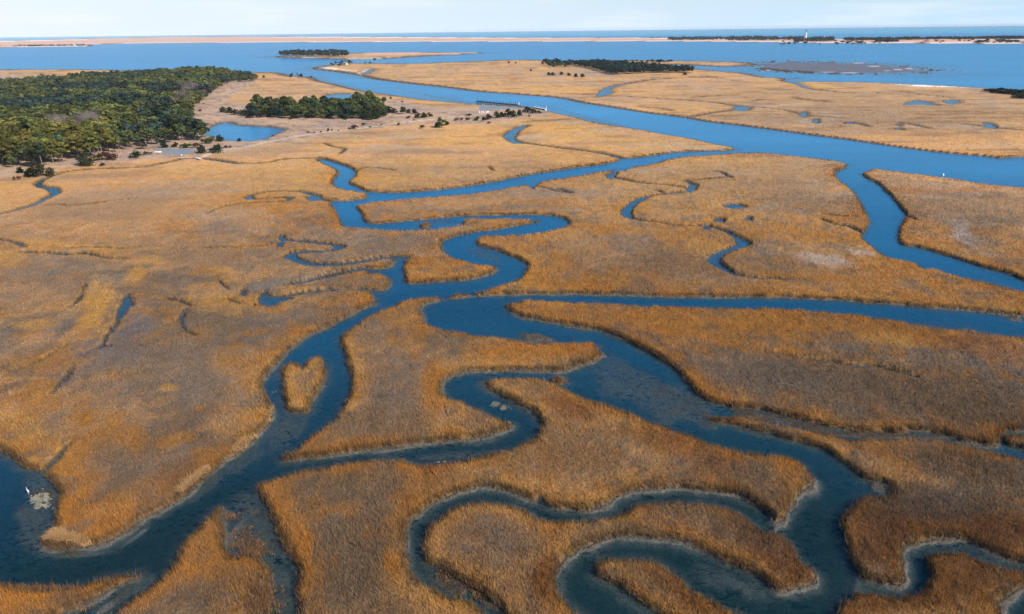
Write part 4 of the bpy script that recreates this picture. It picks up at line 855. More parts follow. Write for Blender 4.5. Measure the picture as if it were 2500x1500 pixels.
for px_, py_, kd, h_ in COPSE:
    x, y = spot(px_, py_, .9)
    if px_ > 1060:
        lab = {'young': 'lone fresh green pine tree standing in the straw meadow right of the copse', 'dcedar': 'dark cedar touching the left side of the lone green pine', 'cedar': 'brownish cedar touching the right side of the lone green pine'}[kd]
        plant(kd, x, y, 'pine_tree' if kd == 'young' else 'cedar_tree', lab, 'tree', None, h_ / (14 if kd == 'young' else 5.5), 1.25); continue
    if kd in ('cedar', 'dcedar'): plant(kd, x, y, 'cedar_tree', ('brown green' if kd == 'cedar' else 'dark green') + ' low cedar on the fringe of the copse beside the pond', 'cedar', ('brown green' if kd == 'cedar' else 'dark green') + ' cedars round the copse', h_ / 5.0, 1.5)
    elif kd in ('bush', 'rbush'): plant(kd, x, y, 'shrub', ('brown' if kd == 'bush' else 'reddish') + ' low shrub at the foot of the copse beside the pond', 'shrub', None, h_ / 2.2, 1.2)
    else: plant(kd if kd == 'young' else 'r' + kd, x, y, 'pine_tree', pn[kd] + ' pine in the copse between the pond and the channel', 'pine tree', pn[kd] + ' pines of the copse', 1.12 * h_ / 14, 1.05 if h_ > 12 else 1.45)
cx_, cy_ = fill([(575, 282), (610, 276), (650, 272), (740, 268), (860, 267), (925, 270), (940, 284), (925, 292), (860, 291), (760, 290), (640, 287)], 10.5)
for x, y in zip(cx_, cy_):
    u1, v1 = w2lv(x, y); fr = 750 - u1 * SR + v1 * CR > 283
    if fr and rng.random() < .6: plant('dcedar', x, y, 'cedar_tree', 'dark green low cedar on the fringe of the copse beside the pond', 'cedar', 'dark green cedars round the copse', rng.uniform(.8, 1.1), 1.5)
    else: plant('rdark' if rng.random() < .6 else 'rolive', x, y, 'pine_tree', 'pine crowded into the middle of the copse between pond and channel', 'pine tree', 'crowded pines of the copse', rng.uniform(.5, .8), 1.3)
print('copse extra', len(cx_))
# shrubs and small trees standing apart
LONE = [(210, 405, 'cedar', 8, 1.35, 'broad brown cedar at the edge of the wood beside tall pale trunks'), (95, 430, 'cedar', 7.5, 1.6, 'big spreading brown shrub-like cedar at the left front of the wood'), (75, 432, 'dcedar', 5, 1.3, 'dark cedar just left of the big brown cedar'), (125, 428, 'cedar', 5.5, 1.2, 'brown cedar with pale bare stems just right of the big brown cedar'),
 (50, 425, 'dcedar', 3.6, 1.4, 'dark green rounded cedar at the far left front of the wood'), (35, 441, 'bush', 2.2, .8, 'thin dry shrub on the bare ground at the far left'), (46, 439, 'bush', 1.8, 1, 'small dark shrub beside the thin dry shrub at far left'), (255, 392, 'bush', 4.6, 1.5, 'wide grey brown thicket between the wood and the straw bank'), (235, 394, 'bush', 3.6, 1.2, 'brown thicket left of the wide grey thicket'), (275, 392, 'rbush', 4.2, 1.2, 'reddish thicket right of the wide grey thicket'),
 (251, 405, 'dcedar', 2.2, 1.5, 'small dark round shrub alone on the straw bank below the thicket'), (334, 386, 'dcedar', 4.6, 1.7, 'dark round cedar on the straw bank between wood and gravel lot'), (357, 380, 'gbush', 2.6, 1, 'yellowish green bush right of the dark round cedar'), (368, 379, 'bush', 1.6, 1.4, 'low brown bush at the left end of the gravel lot'),
 (345, 365, 'bush', 4, 1.6, 'brown bush under the pines above the gravel lot left end'), (400, 362, 'dcedar', 4.5, 1.4, 'dark cedar behind the gravel lot'), (430, 361, 'cedar', 3.6, 1.5, 'brown cedar behind the middle of the gravel lot'), (455, 362, 'gbush', 3.4, 1.6, 'green bush behind the right part of the gravel lot'), (478, 362, 'bush', 3.2, 1.4, 'brown bush beyond the right end of the gravel lot'),
 (494, 375, 'cedar', 5.6, 1.3, 'olive brown cedar right of the gravel lot, next to the round dark cedar'), (529, 374, 'dcedar', 5, 1.8, 'round dark cedar standing alone right of the gravel lot'), (537, 346, 'dcedar', 4.8, 1.3, 'dark cedar against the near left shore of the pond'), (520, 352, 'olive', 6, 1.2, 'small olive pine on the near left shore of the pond'), (505, 352, 'gbush', 4, 1.5, 'green bush by the near left shore of the pond'), (532, 362, 'gbush', 2.8, 1, 'yellow green bush behind the round dark cedar'),
 (552, 362, 'rbush', 1.8, 1.3, 'low dark red bush right of the round dark cedar'), (562, 362, 'rbush', 1.6, 1.3, 'low flat reddish bush beside the dark red bush'), (584, 343, 'dcedar', 2.6, 1.5, 'small dark bush on the near shore of the pond'), (666, 335, 'bush', 1.2, 1, 'tiny bush at the right corner of the pond'),
 (867, 316, 'rbush', 3.4, 1.3, 'round dark red bush left of the track, largest in the straw meadow'), (888, 307, 'gbush', 2.2, 1.7, 'flat green bush behind the round dark red bush'), (905, 314, 'gbush', 1.8, 1, 'small green bush beside the track'), (853, 318, 'bush', 1.7, .8, 'small brown bush just left of the round dark red bush'), (802, 322, 'dcedar', 2.7, .8, 'slim dark young cedar beside the track'), (811, 321, 'dcedar', 1.8, .8, 'short dark sapling right of the slim young cedar'),
 (753, 326, 'rbush', 1.4, 1, 'leftmost tiny bush of those along the sandy track'), (767, 327, 'rbush', 1.1, 1.2, 'tiny flat bush second from left along the sandy track'), (784, 325, 'bush', 1.3, 1, 'tiny brown bush third from left along the sandy track'), (827, 322, 'bush', 1.2, 1, 'tiny bush between the saplings and the round red bush'), (931, 308, 'bush', 1.3, 1, 'tiny bush at the middle of the sandy track'), (973, 307, 'bush', 2, 1.2, 'grey brown bush beside the upper track'), (1010, 296, 'bush', 1.2, 1, 'tiny bush near the upper end of the track'), (1030, 313, 'gbush', 2.6, 1.6, 'pale green scrub left of the lone pine'),
 (843, 294, 'dcedar', 2.4, 1, 'small dark shrub in front of the copse'), (815, 293, 'rbush', 1.4, 1, 'tiny reddish shrub in front of the copse middle'), (792, 291, 'rbush', 2, 1.6, 'reddish scrub at the foot of the copse middle'), (710, 293, 'rbush', 2.2, 1.5, 'reddish scrub at the foot of the copse left half'), (954, 242, 'dcedar', 3, 1, 'small dark tree behind the right end of the copse'), (982, 251, 'bush', 1.8, 1.3, 'small bush on the marsh beyond the copse'), (489, 273, 'bush', 2.2, 1.6, 'low brown bush on the straw ground beside the wood'), (497, 256, 'bush', 1.5, 1.3, 'tiny bush beside the wood near its right edge'),
 (1115, 296, 'rbush', 2.6, 1.2, 'dark red bush in a pair right of the lone pine'), (1127, 295, 'rbush', 2, 1.2, 'smaller bush of the pair right of the lone pine'), (1142, 295, 'rbush', 2.4, 1.2, 'reddish bush before the shrubs by the gravel landing'), (1145, 284, 'gbush', 2.2, 1.8, 'pale green scrub left of the gravel landing'), (1166, 296, 'cedar', 4, 1.3, 'leftmost brown green cedar below the gravel landing'), (1180, 296, 'dcedar', 3.6, 1.2, 'second cedar from left below the gravel landing'), (1193, 294, 'dcedar', 5.4, 1.2, 'dark cedar third from left below the gravel landing'),
 (1213, 289, 'dcedar', 6, 1.2, 'dark green tree fourth from left below the gravel landing'), (1226, 287, 'dcedar', 5, 1.2, 'shorter green cedar below the middle of the gravel landing'), (1241, 287, 'dcedar', 7.5, 1.15, 'tallest dark cedar below the gravel landing'), (1253, 287, 'cedar', 6, 1.2, 'purplish brown cedar right of the tallest cedar'), (1267, 285, 'dcedar', 6, 1.1, 'rightmost rounded dark cedar below the gravel landing'), (1194, 302, 'rbush', 1.8, 1.3, 'low red brown bush in front of the landing cedars'), (1292, 286, 'dcedar', 2.2, .9, 'small dark sapling right of the landing cedars'),
 (1288, 276, 'dcedar', 5.5, 1.6, 'dark spreading tree at the right end of the gravel landing'), (1302, 278, 'cedar', 4.4, 1.8, 'wide low cedar at the right end of the gravel landing'), (1315, 278, 'cedar', 3, 1.6, 'brown tail of shrub nearest the pale landing wall'),
 (709, 189, 'dcedar', 5.5, 1.1, 'larger dark tree left of a pair on the channel point'), (713, 183, 'dcedar', 4.5, .9, 'slim dark tree behind the larger one on the channel point'), (726, 183, 'dcedar', 4, .9, 'middle small dark tree on the channel point'), (735, 187, 'dcedar', 6, 1.2, 'rounded dark tree on the right of the channel point'), (760, 188, 'bush', 2.6, 1.6, 'tiny dark shrub at the tip of the channel point'), (644, 190, 'cedar', 4.5, 1.3, 'small lone tree just beyond the far end of the wood'),
 (915, 152.5, 'dark', 12, 1.2, 'lone dark tree on the marsh right of the white hut islet'), (904, 155, 'bush', 4, 1.6, 'low shrub left of the lone dark marsh tree'), (892, 154.5, 'bush', 3.5, 1.2, 'tiny shrub between the islet and the lone marsh tree'),
 (1242, 155, 'dcedar', 5, 1.3, 'leftmost dark shrub on the far marsh shore'), (1259, 155.5, 'dcedar', 4, 1.5, 'second dark shrub on the far marsh shore'), (1296, 174, 'dcedar', 4, 1.2, 'lone dark shrub on the far marsh left of the hummock')]
for px_, py_, kd, h_, wd, lab in LONE:
    x, y = spot(px_, py_, .9)
    base = {'cedar': 5.5, 'dcedar': 5.5, 'bush': 2.2, 'gbush': 2.2, 'rbush': 2.2}.get(kd, 14)
    nm = {'cedar': 'cedar_tree', 'dcedar': 'cedar_tree'}.get(kd, 'shrub' if base == 2.2 else 'pine_tree')
    plant(kd, x, y, nm, lab, {'cedar_tree': 'cedar', 'shrub': 'shrub', 'pine_tree': 'pine tree'}[nm], None, h_ / base, wd)
# pale bare trunks before the wood
for px_, py_, h_, lab in [(30, 411, 8, 'small flat-topped pine with a pale trunk at the far left of the wood'), (211, 379, 12.5, 'tall pine with a long pale bare trunk above the broad brown cedar'), (292, 374, 11.5, 'slender pine with a pale trunk right of the thickets'), (303, 363, 10, 'slender pine with a pale trunk behind its taller neighbour')]:
    x, y = spot(px_, py_, .9); plant('olive', x, y, 'pine_tree', lab, 'pine tree', None, h_ / 14, .8)
# hummock wood on the far marsh
hx, hy = fill([(1322, 158), (1345, 155), (1380, 158), (1410, 160), (1450, 158), (1500, 160), (1560, 165), (1600, 170), (1660, 173), (1690, 177), (1680, 181), (1630, 180), (1560, 182), (1510, 185), (1480, 182), (1450, 171), (1400, 164), (1380, 169), (1350, 168), (1330, 163)], 8.0)
u1, v1 = w2lv(hx, hy); kk = rng.random(len(hx)) < np.where(u1 > 170, .9, .3); kk = rng.permutation(np.nonzero(kk)[0]); hx, hy = hx[kk], hy[kk]
mass('hummock_wood', 'dense dark wood forming the belt on the far marsh hummock', hx[50:], hy[50:], rng.uniform(7, 12, len(hx) - 50), ['blue'] * (len(hx) - 50), wide=1.5, lod=110); hx, hy = hx[:50], hy[:50]
for x, y in zip(hx, hy): plant('blue' if rng.random() < .6 else 'dark', x, y, 'pine_tree', 'dark tree in the belt of trees on the far marsh hummock', 'pine tree', 'trees of the far marsh hummock', rng.uniform(.45, .85), rng.uniform(1.1, 1.5))
for px_, py_, lab in [(1340, 184, 'leftmost of the small trees below the hummock belt'), (1349, 185, 'low tree right beside the leftmost one below the hummock belt'), (1371, 183, 'third small tree below the hummock belt'), (1388, 185, 'widest dark tree below the hummock belt'), (1405, 189, 'flat shrub below the hummock belt, left one'), (1421, 189, 'flat shrub below the hummock belt, right one'), (1672, 184, 'small tree standing apart before the right end of the hummock belt')]:
    x, y = spot(px_, py_, .9); plant('dcedar', x, y, 'cedar_tree', lab, 'cedar', None, rng.uniform(.8, 1.2), 1.5)
# islet with the white hut
ix, iy = fill([(806, 164), (812, 160), (830, 157), (860, 157), (868, 161), (856, 165), (830, 166)], 9); kk = rng.permutation(len(ix))[:16]; ix, iy = ix[kk], iy[kk]
for x, y in zip(ix, iy): plant('blue', x, y, 'pine_tree', 'dark tree on the small wooded islet with the white hut', 'pine tree', 'trees round the white hut', rng.uniform(.45, .85), 1.4)
# far woods, one mass each
fx2, fy2 = fill([(682, 139), (700, 137), (740, 136.5), (800, 135.5), (840, 137), (850, 141), (790, 140.8), (720, 140.2)], 15); 
mass('island_wood', 'blue grey wood on the far sandy island', fx2, fy2, rng.uniform(12, 21, len(fx2)), ['blue'] * len(fx2), lod=110)
def barrier_pts(x0, x1, o0, o1, n):
    px_ = rng.uniform(x0, x1, n); t = rng.uniform(0, 1, n); return px2w(px_, 91.3 - .0114 * px_ + o0 + (o1 - o0) * t)
sets = [(1630, 1900, 21, 27, 330, 17), (1780, 1960, 24, 30, 170, 18), (1940, 2030, 27, 34, 150, 22), (2060, 2500, 30.5, 32.5, 420, 20), (2140, 2190, 33, 38, 70, 18), (2500, 2900, 32, 38, 150, 20), (2380, 2500, 38, 43, 40, 14), (1900, 2400, 33, 41, 60, 12), (1580, 1640, 19, 21, 20, 10), (2500, 2620, 40, 44, 20, 12)]
bx2, by2, bh2 = [], [], []
for a_, b_, o0, o1, n_, h_ in sets:
    x, y = barrier_pts(a_, b_, o0, o1, n_); bx2.append(x); by2.append(y); bh2.append(rng.uniform(.35, 1.05, n_) * h_ * .8)
bx2, by2, bh2 = map(np.concatenate, (bx2, by2, bh2))
mass('barrier_island_wood', 'low dark blue woods along the barrier island round the lighthouse', bx2, by2, bh2, ['low'] * len(bx2), wide=1.6, lod=70)
px_ = np.concatenate([rng.uniform(60, 205, 60), rng.uniform(-150, 60, 20)]); x, y = px2w(px_, 91.3 - .0114 * px_ + 23.5 + rng.uniform(-.6, .6, 80))
mass('shore_wood', 'thin dark line of trees on the far shore at left', x, y, rng.uniform(6, 13, 80), ['low'] * 80, wide=1.8, lod=60)
x, y = fill([(2408, 226), (2440, 224), (2520, 228), (2700, 235), (2700, 248), (2520, 245), (2470, 244), (2480, 237), (2430, 230)], 5.5)
mass('marsh_thicket', 'low dark thicket on the marsh at the right edge below the bay', x, y, rng.uniform(2, 4.2, len(x)), ['low'] * len(x), wide=1.8, lod=70)
px_ = np.concatenate([rng.uniform(1468, 1640, 16), rng.uniform(1600, 1626, 8)]); x, y = px2w(px_, 153 + rng.uniform(-1.5, 1.5, 24))
mass('spit_scrub', 'scattered brown scrub on the thin spit along the bay', x, y, rng.uniform(3, 7, 24), ['low'] * 24, wide=1.4, lod=60)

# ------------------------------------------------------------------ small mesh kit
import bmesh
def bm_box(bm, c, s, rz=0.0, bev=0.0):
    m = Matrix.Translation(c) @ Matrix.Rotation(rz, 4, 'Z') @ Matrix.Diagonal((s[0], s[1], s[2], 1))
    r_ = bmesh.ops.create_cube(bm, size=1, matrix=m)
    if bev: bmesh.ops.bevel(bm, geom=[e for e in {e for v in r_['verts'] for e in v.link_edges}], offset=bev, segments=1, affect='EDGES')
def bm_cyl(bm, c, r0, r1, h, seg=12, rot=None):
    m = Matrix.Translation(c)
    if rot is not None: m = m @ rot
    bmesh.ops.create_cone(bm, cap_ends=True, segments=seg, radius1=r0, radius2=r1, depth=h, matrix=m @ Matrix.Translation((0, 0, h / 2)))
def bm_done(name, bm, mat, parent=None, **kw):
    me = bpy.data.meshes.new(name); bm.to_mesh(me); bm.free(); me.materials.append(mat); return obj(name, me, parent, **kw)
def thing(name, label, cat, loc, rz=0.0, group=None, s=1.0):
    e_ = bpy.data.objects.new(name, None); COL.objects.link(e_); e_.location = loc; e_.rotation_euler = (0, 0, rz); e_.scale = (s, s, s)
    e_['label'] = label; e_['category'] = cat
    if group: e_['group'] = group
    return e_
white = simple('white_paint', (.78, .78, .76), .6, 0, 2, .06); black = simple('black_iron', (.03, .03, .035), .5, 0, 2, .2); oldwood = simple('weathered_wood', (.30, .26, .22), .9, 0, 2, .3); darkwood = simple('tarred_piling', (.035, .03, .03), .9); palewood = simple('pale_planks', (.62, .55, .48), .9, 0, 3, .2)
conc = simple('pale_concrete', (.45, .43, .40), .9, 0, .8, .15); shell_m = simple('oyster_shell', (.24, .23, .19), .8, 0, 6, .4); glass = simple('dark_glass', (.04, .05, .06), .15); roofm = simple('pale_roof', (.66, .62, .60), .8); pinkp = simple('pale_pink_paint', (.72, .60, .58), .6)
NB = lambda: bmesh.new()
# lighthouse
x, y = spot(1965.5, 100)
t = thing('lighthouse', 'tall white tapering lighthouse with black lantern on the barrier island', 'lighthouse', (x, y, .8))
hgt = 54.0
bm = NB(); bm_cyl(bm, (0, 0, 0), 7.4, 3.2, hgt - 9, 8); bm_done('tower', bm, white, t)
bm = NB()
for k2 in range(8):
    a_ = math.pi / 8 + k2 * math.pi / 4
    v0 = Vector((math.cos(a_) * 7.7, math.sin(a_) * 7.7, 0)); v1 = Vector((math.cos(a_) * 3.5, math.sin(a_) * 3.5, hgt - 9)); d_ = v1 - v0
    m_ = d_.to_track_quat('Z', 'Y').to_matrix().to_4x4(); bm_cyl(bm, v0, .35, .28, d_.length, 6, m_)
bm_done('corner_leg', bm, white, t)
bm = NB()
for q in range(5): bm_box(bm, (0, -6.9 + q * .82, 6 + q * 8.2), (1.1, .5, 1.9))
bm_done('window', bm, glass, t)
bm = NB(); bm_cyl(bm, (0, 0, hgt - 9), 4.8, 4.8, .6, 16)
for k2 in range(12):
    a_ = k2 * math.pi / 6; bm_cyl(bm, (math.cos(a_) * 4.6, math.sin(a_) * 4.6, hgt - 8.4), .12, .12, 1.3, 5)
bmesh.ops.create_cone(bm, cap_ends=False, segments=24, radius1=4.65, radius2=4.65, depth=.2, matrix=Matrix.Translation((0, 0, hgt - 7.1))); bm_done('gallery', bm, black, t)
bm = NB(); bm_cyl(bm, (0, 0, hgt - 8.4), 2.6, 2.4, 5.2, 10); ln = bm_done('lantern_room', bm, black, t)
bm = NB(); bm_cyl(bm, (0, 0, hgt - 3.2), 3.0, .3, 2.6, 12); bm_cyl(bm, (0, 0, hgt - .7), .35, .05, 1.6, 6); bm_done('roof', bm, black, t)
# light mast + island houses
x, y = spot(2011.5, 98)
t = thing('light_mast', 'slim pale mast right of the lighthouse', 'mast', (x, y, .8))
bm = NB(); bm_cyl(bm, (0, 0, 0), 1.5, 1.0, 17, 8); bm_done('pole', bm, white, t)
bm = NB(); bm_box(bm, (0, 0, 18), (2.6, 2.6, 2)); bm_cyl(bm, (0, 0, 19), 1.6, .2, 1.6, 8); bm_done('lantern', bm, white, t)
def house(px_, py_, w, d, h, lab, roofmat=roofm, rz=0.0, nm='house'):
    x, y = spot(px_, py_); t = thing(nm, lab, 'house' if nm == 'house' else 'hut', (x, y, max(.5, ground_z(x, y) - .1)), rz)
    bm = NB(); bm_box(bm, (0, 0, h / 2), (w, d, h)); bm_done('wall', bm, white, t)
    bm = NB(); vs = [bm.verts.new(p) for p in [(-w / 2 - .4, -d / 2 - .4, h), (w / 2 + .4, -d / 2 - .4, h), (w / 2 + .4, d / 2 + .4, h), (-w / 2 - .4, d / 2 + .4, h), (-w / 2 - .4, 0, h + d * .42), (w / 2 + .4, 0, h + d * .42)]]
    for q in [(0, 1, 5, 4), (2, 3, 4, 5), (0, 4, 3), (1, 2, 5), (3, 2, 1, 0)]: bm.faces.new([vs[i] for i in q])
    bm_done('roof', bm, roofmat, t)
    bm = NB(); bm_box(bm, (0, -d / 2 - .04, 1.1), (1.1, .1, 2.2)); bm_done('door', bm, glass, t)
    for sx in (-.3, .3):
        bm = NB(); bm_box(bm, (sx * w, -d / 2 - .04, h * .55), (1.2, .1, 1.1)); bm_done('window', bm, glass, t)
house(2005, 97.5, 24, 10, 5, 'long white house left of the slim mast on the barrier island')
house(2030, 97, 20, 9, 4.5, 'white house right of the slim mast on the barrier island')
house(846, 159.2, 7.5, 5.5, 5.5, 'small white hut among dark trees on the islet', white, .3, 'hut')
# pier of dark pilings along the channel
ax_, ay_ = spot(1165, 251, 0); bx_, by_ = spot(1263, 260, 0)
L_ = math.hypot(bx_ - ax_, by_ - ay_); rz = math.atan2(by_ - ay_, bx_ - ax_)
t = thing('pier', 'long dark pier on tarred pilings along the near shore of the channel', 'pier', (ax_, ay_, 0), rz)
bm = NB(); bm_box(bm, (L_ / 2, 0, 1.5), (L_, 1.8, .25))
for q in range(int(L_ / 1.2)): bm_box(bm, (q * 1.2 + .6, 0, 1.66), (.9, 1.9, .06))
bm_done('deck', bm, darkwood, t)
bm = NB(); bm_box(bm, (L_ * .5, .85, 1.05), (L_, .12, .5)); bm_box(bm, (L_ * .5, -.85, 1.05), (L_, .12, .5)); bm_done('fender', bm, darkwood, t)
n_ = int(L_ / 3.4)
for q in range(n_ + 1):
    for sgn in (-1, 1):
        bm = NB(); bm_cyl(bm, (q * L_ / n_, sgn * 1.15, -1.5), .22, .19, (5.0 if sgn > 0 else 3.4) + rng.uniform(-.3, .5), 8); bm_done('piling', bm, darkwood, t)
# landing: pale bulkhead with a timber walkway and posts
ax_, ay_ = spot(1303, 265.5, 0); bx_, by_ = spot(1332, 271, 0); L_ = math.hypot(bx_ - ax_, by_ - ay_); rz = math.atan2(by_ - ay_, bx_ - ax_)
t = thing('landing_wall', 'pale concrete landing wall at the water behind the dark spreading tree', 'wall', (ax_, ay_, 0), rz)
bm = NB(); bm_box(bm, (L_ / 2, 0, .5), (L_, 1.4, 2.2), 0, .08); bm_done('wall', bm, conc, t)
bm = NB(); bm_box(bm, (L_ / 2, 0, 1.67), (L_ + .3, 1.7, .14)); bm_done('coping', bm, white, t)
for f_, h_ in ((.05, 2.2), (.35, 2.6), (.68, 2.2), (.99, 4.2)):
    bm = NB(); bm_cyl(bm, (f_ * L_, .95, -1), .2, .17, h_ + 1, 8); bm_done('post', bm, white, t)
x, y = spot(1263, 259); t = thing('channel_marker', 'white post at the right end of the dark pier', 'marker', (x + 1.5, y - .5, 0))
bm = NB(); bm_cyl(bm, (0, 0, -1.5), .18, .15, 4.5, 8); bm_done('post', bm, white, t)
bm = NB(); bm_box(bm, (0, -.2, 2.6), (1.1, .08, .9), 0, .02); bm_done('board', bm, white, t)
# pale boards and a parked trailer boat by the gravel landing
for q, (px_, lab) in enumerate([(1170.5, 'leftmost pale pink board at the gravel landing'), (1176, 'middle pale pink board at the gravel landing'), (1180.5, 'rightmost pale pink board at the gravel landing')]):
    x, y = spot(px_, 277, 1.1); t = thing('notice_board', lab, 'board', (x, y, 1.1))
    bm = NB(); bm_box(bm, (0, 0, 1.15), (1.0, .12, 1.7), 0, .03); bm_done('panel', bm, pinkp, t)
    for sx in (-.4, .4):
        bm = NB(); bm_cyl(bm, (sx, .1, -.2), .06, .06, 2.3, 6); bm_done('post', bm, oldwood, t)
def boat(x, y, z, rz, L_, lab, cat='boat'):
    t = thing('small_boat', lab, cat, (x, y, z), rz)
    bm = NB(); n_ = 10; rows = []
    for i in range(n_ + 1):
        u = i / n_; wv = .5 * L_ * .34 * (1 - max(0, (u - .45) / .55) ** 2.2); xx = (u - .5) * L_; sh = .12 * u * u * L_ * .3
        rows.append([bm.verts.new((xx, -wv, .6 + sh)), bm.verts.new((xx, -wv * .7, .12)), bm.verts.new((xx, 0, 0)), bm.verts.new((xx, wv * .7, .12)), bm.verts.new((xx, wv, .6 + sh))])
    for i in range(n_):
        for j in range(4): bm.faces.new([rows[i][j], rows[i + 1][j], rows[i + 1][j + 1], rows[i][j + 1]])
    bm.faces.new(rows[0]); bmesh.ops.remove_doubles(bm, verts=bm.verts, dist=.001); bmesh.ops.solidify(bm, geom=bm.faces[:], thickness=.05)
    bm_done('hull', bm, white, t)
    for xx in (-.2, .15):
        bm = NB(); bm_box(bm, (xx * L_, 0, .45), (.3, L_ * .28, .06)); bm_done('seat', bm, oldwood, t)
    return t
x, y = spot(1190, 275, 1.1); boat(x, y, 1.15, .9, 4.2, 'small white boat on the gravel landing right of the pink boards')
x, y = spot(386, 373, 1.1); boat(x, y, 1.14, .1, 4.0, 'small white boat at the left end of the grey gravel lot')
x, y = spot(444, 383, 1.1); t = thing('sign_post', 'small white sign below the grey gravel lot', 'sign', (x, y, 1.0))
bm = NB(); bm_cyl(bm, (0, 0, 0), .06, .06, 1.3, 6); bm_done('post', bm, oldwood, t)
bm = NB(); bm_box(bm, (0, -.08, 1.1), (.7, .05, .8), 0, .02); bm_done('board', bm, white, t)
# footbridge over the creek with boardwalk
ax_, ay_ = spot(474, 387, 1.0); bx_, by_ = spot(491, 391, 1.0); L_ = math.hypot(bx_ - ax_, by_ - ay_); rz = math.atan2(by_ - ay_, bx_ - ax_)
t = thing('footbridge', 'bleached wooden footbridge with handrails over the small creek by the lot', 'bridge', (ax_, ay_, 1.0), rz)
bm = NB()
for q in range(14):
    u = (q + .5) / 14; bm_box(bm, (u * L_, 0, .55 + .35 * math.sin(math.pi * u)), (L_ / 15, 1.5, .09))
bm_done('deck', bm, palewood, t)
for sgn in (-1, 1):
    bm = NB()
    for q in range(12):
        u = (q + .5) / 12; bm_box(bm, (u * L_, sgn * .72, 1.5 + .35 * math.sin(math.pi * u)), (L_ / 12 + .05, .08, .1))
    for q in range(5):
        u = q / 4; bm_box(bm, (.1 + u * (L_ - .2), sgn * .72, .6 + .35 * math.sin(math.pi * u)), (.1, .1, 1.7))
    bm_done('handrail', bm, palewood, t)
ax2, ay2 = spot(437, 387, 1.1); dx_, dy_ = ax_ - ax2, ay_ - ay2; L2 = math.hypot(dx_, dy_) - .3
t = thing('boardwalk', 'narrow pale boardwalk leading left from the footbridge', 'boardwalk', (ax2, ay2, 1.1), math.atan2(dy_, dx_))
bm = NB()
for q in range(int(L2 / .45)): bm_box(bm, (q * .45 + .22, 0, .45), (.38, 1.2, .06))
bm_done('deck', bm, palewood, t)
for q in range(6):
    bm = NB(); bm_cyl(bm, (.3 + q * (L2 - .6) / 5, -.5, -.4), .07, .07, 1.2, 6); bm_cyl(bm, (.3 + q * (L2 - .6) / 5, .5, -.4), .07, .07, 1.2, 6); bm_done('post', bm, oldwood, t)
# buoy in the channel
x, y = spot(2302, 428.5); t = thing('buoy', 'white round buoy floating in the channel at right', 'buoy', (x, y, -.1))
bm = NB(); bmesh.ops.create_uvsphere(bm, u_segments=14, v_segments=10, radius=.55, matrix=Matrix.Translation((0, 0, .3))); bm_done('float', bm, white, t)
bm = NB(); bm_cyl(bm, (0, 0, .75), .14, .12, .35, 8); bmesh.ops.create_cone(bm, cap_ends=False, segments=12, radius1=.2, radius2=.2, depth=.06, matrix=Matrix.Translation((0, 0, 1.15))); bm_done('ring', bm, white, t)
# egret wading by the oyster bed: one skinned body
def egret(px_, py_, rz, lab):
    x, y = spot(px_, py_, .1); zz = max(-.12, min(.1, ground_z(x, y)))
    t = thing('egret', lab, 'bird', (x, y, zz), rz, s=1.15)
    P_ = [(-.30, 0, .52, .03), (-.12, 0, .56, .09), (.05, 0, .60, .105), (.16, 0, .68, .06), (.20, 0, .80, .03), (.14, 0, .92, .025), (.18, 0, 1.03, .03), (.25, 0, 1.04, .028), (.02, .05, .45, .035), (.02, .05, .25, .014), (.03, .05, 0, .012), (.02, -.05, .45, .035), (.02, -.05, .25, .014), (.03, -.05, 0, .012)]
    E_ = [(0, 1), (1, 2), (2, 3), (3, 4), (4, 5), (5, 6), (6, 7), (2, 8), (8, 9), (9, 10), (2, 11), (11, 12), (12, 13)]
    me = bpy.data.meshes.new('body'); me.from_pydata([p[:3] for p in P_], E_, []); o = obj('body', me, t)
    md = o.modifiers.new('skin', 'SKIN'); 
    for i, p in enumerate(P_): me.skin_vertices[0].data[i].radius = (p[3], p[3])
    me.skin_vertices[0].data[2].use_root = True
    o.modifiers.new('sub', 'SUBSURF').levels = 1; o.modifiers['sub'].render_levels = 1
    me.materials.append(white)
    bm = NB(); bm_cyl(bm, (.26, 0, 1.035), .018, .003, .15, 6, Matrix.Rotation(math.radians(92), 4, 'Y')); bm_done('beak', bm, simple('beak_yellow', (.6, .4, .08), .5), t)
egret(70, 1205, 2.6, 'white egret standing in the shallows left of the oyster bed')
# oyster beds
def oysters(name, lab, spots_, n, hgt=.10):
    r = rng; vs = []
    for (px_, py_, rx, ry) in spots_:
        m = n
        a_ = r.uniform(0, 6.28, m); q = np.sqrt(r.random(m)) * (1 + .25 * np.sin(a_ * 3) + .15 * np.sin(a_ * 7 + 1))
        x, y = px2w(px_ + rx * q * np.cos(a_), py_ + ry * q * np.sin(a_))
        kp = (fbm(x, y, .9, 7, 3) + .35 * (1 - q)) > .55 ; x, y = x[kp], y[kp]; m = len(x)
        z = np.maximum(sample(x, y)(Z), -.08) + r.uniform(0, hgt, m)
        d = r.normal(0, 1, (m, 3)); d[:, 2] = np.abs(d[:, 2]); d /= np.linalg.norm(d, axis=1)[:, None]
        s_ = np.cross(d, r.normal(0, 1, (m, 3))); s_ /= np.linalg.norm(s_, axis=1)[:, None]
        c = np.stack([x, y, z], 1); w_ = r.uniform(.03, .07, (m, 1)); l_ = w_ * r.uniform(1.2, 2.2, (m, 1))
        vs.append(np.stack([c - s_ * w_, c + d * l_ - s_ * w_ * .5, c + d * l_ + s_ * w_ * .5, c + s_ * w_], 1).reshape(-1, 3))
    v = np.concatenate(vs)
    obj(name, mesh_np(name, v, np.arange(len(v)).reshape(-1, 4), 4, shell_m), kind='stuff', label=lab)
oysters('oyster_bed', 'pale oyster bed in the shallows at the lower left', [(101, 1222, 34, 24)], 5200)
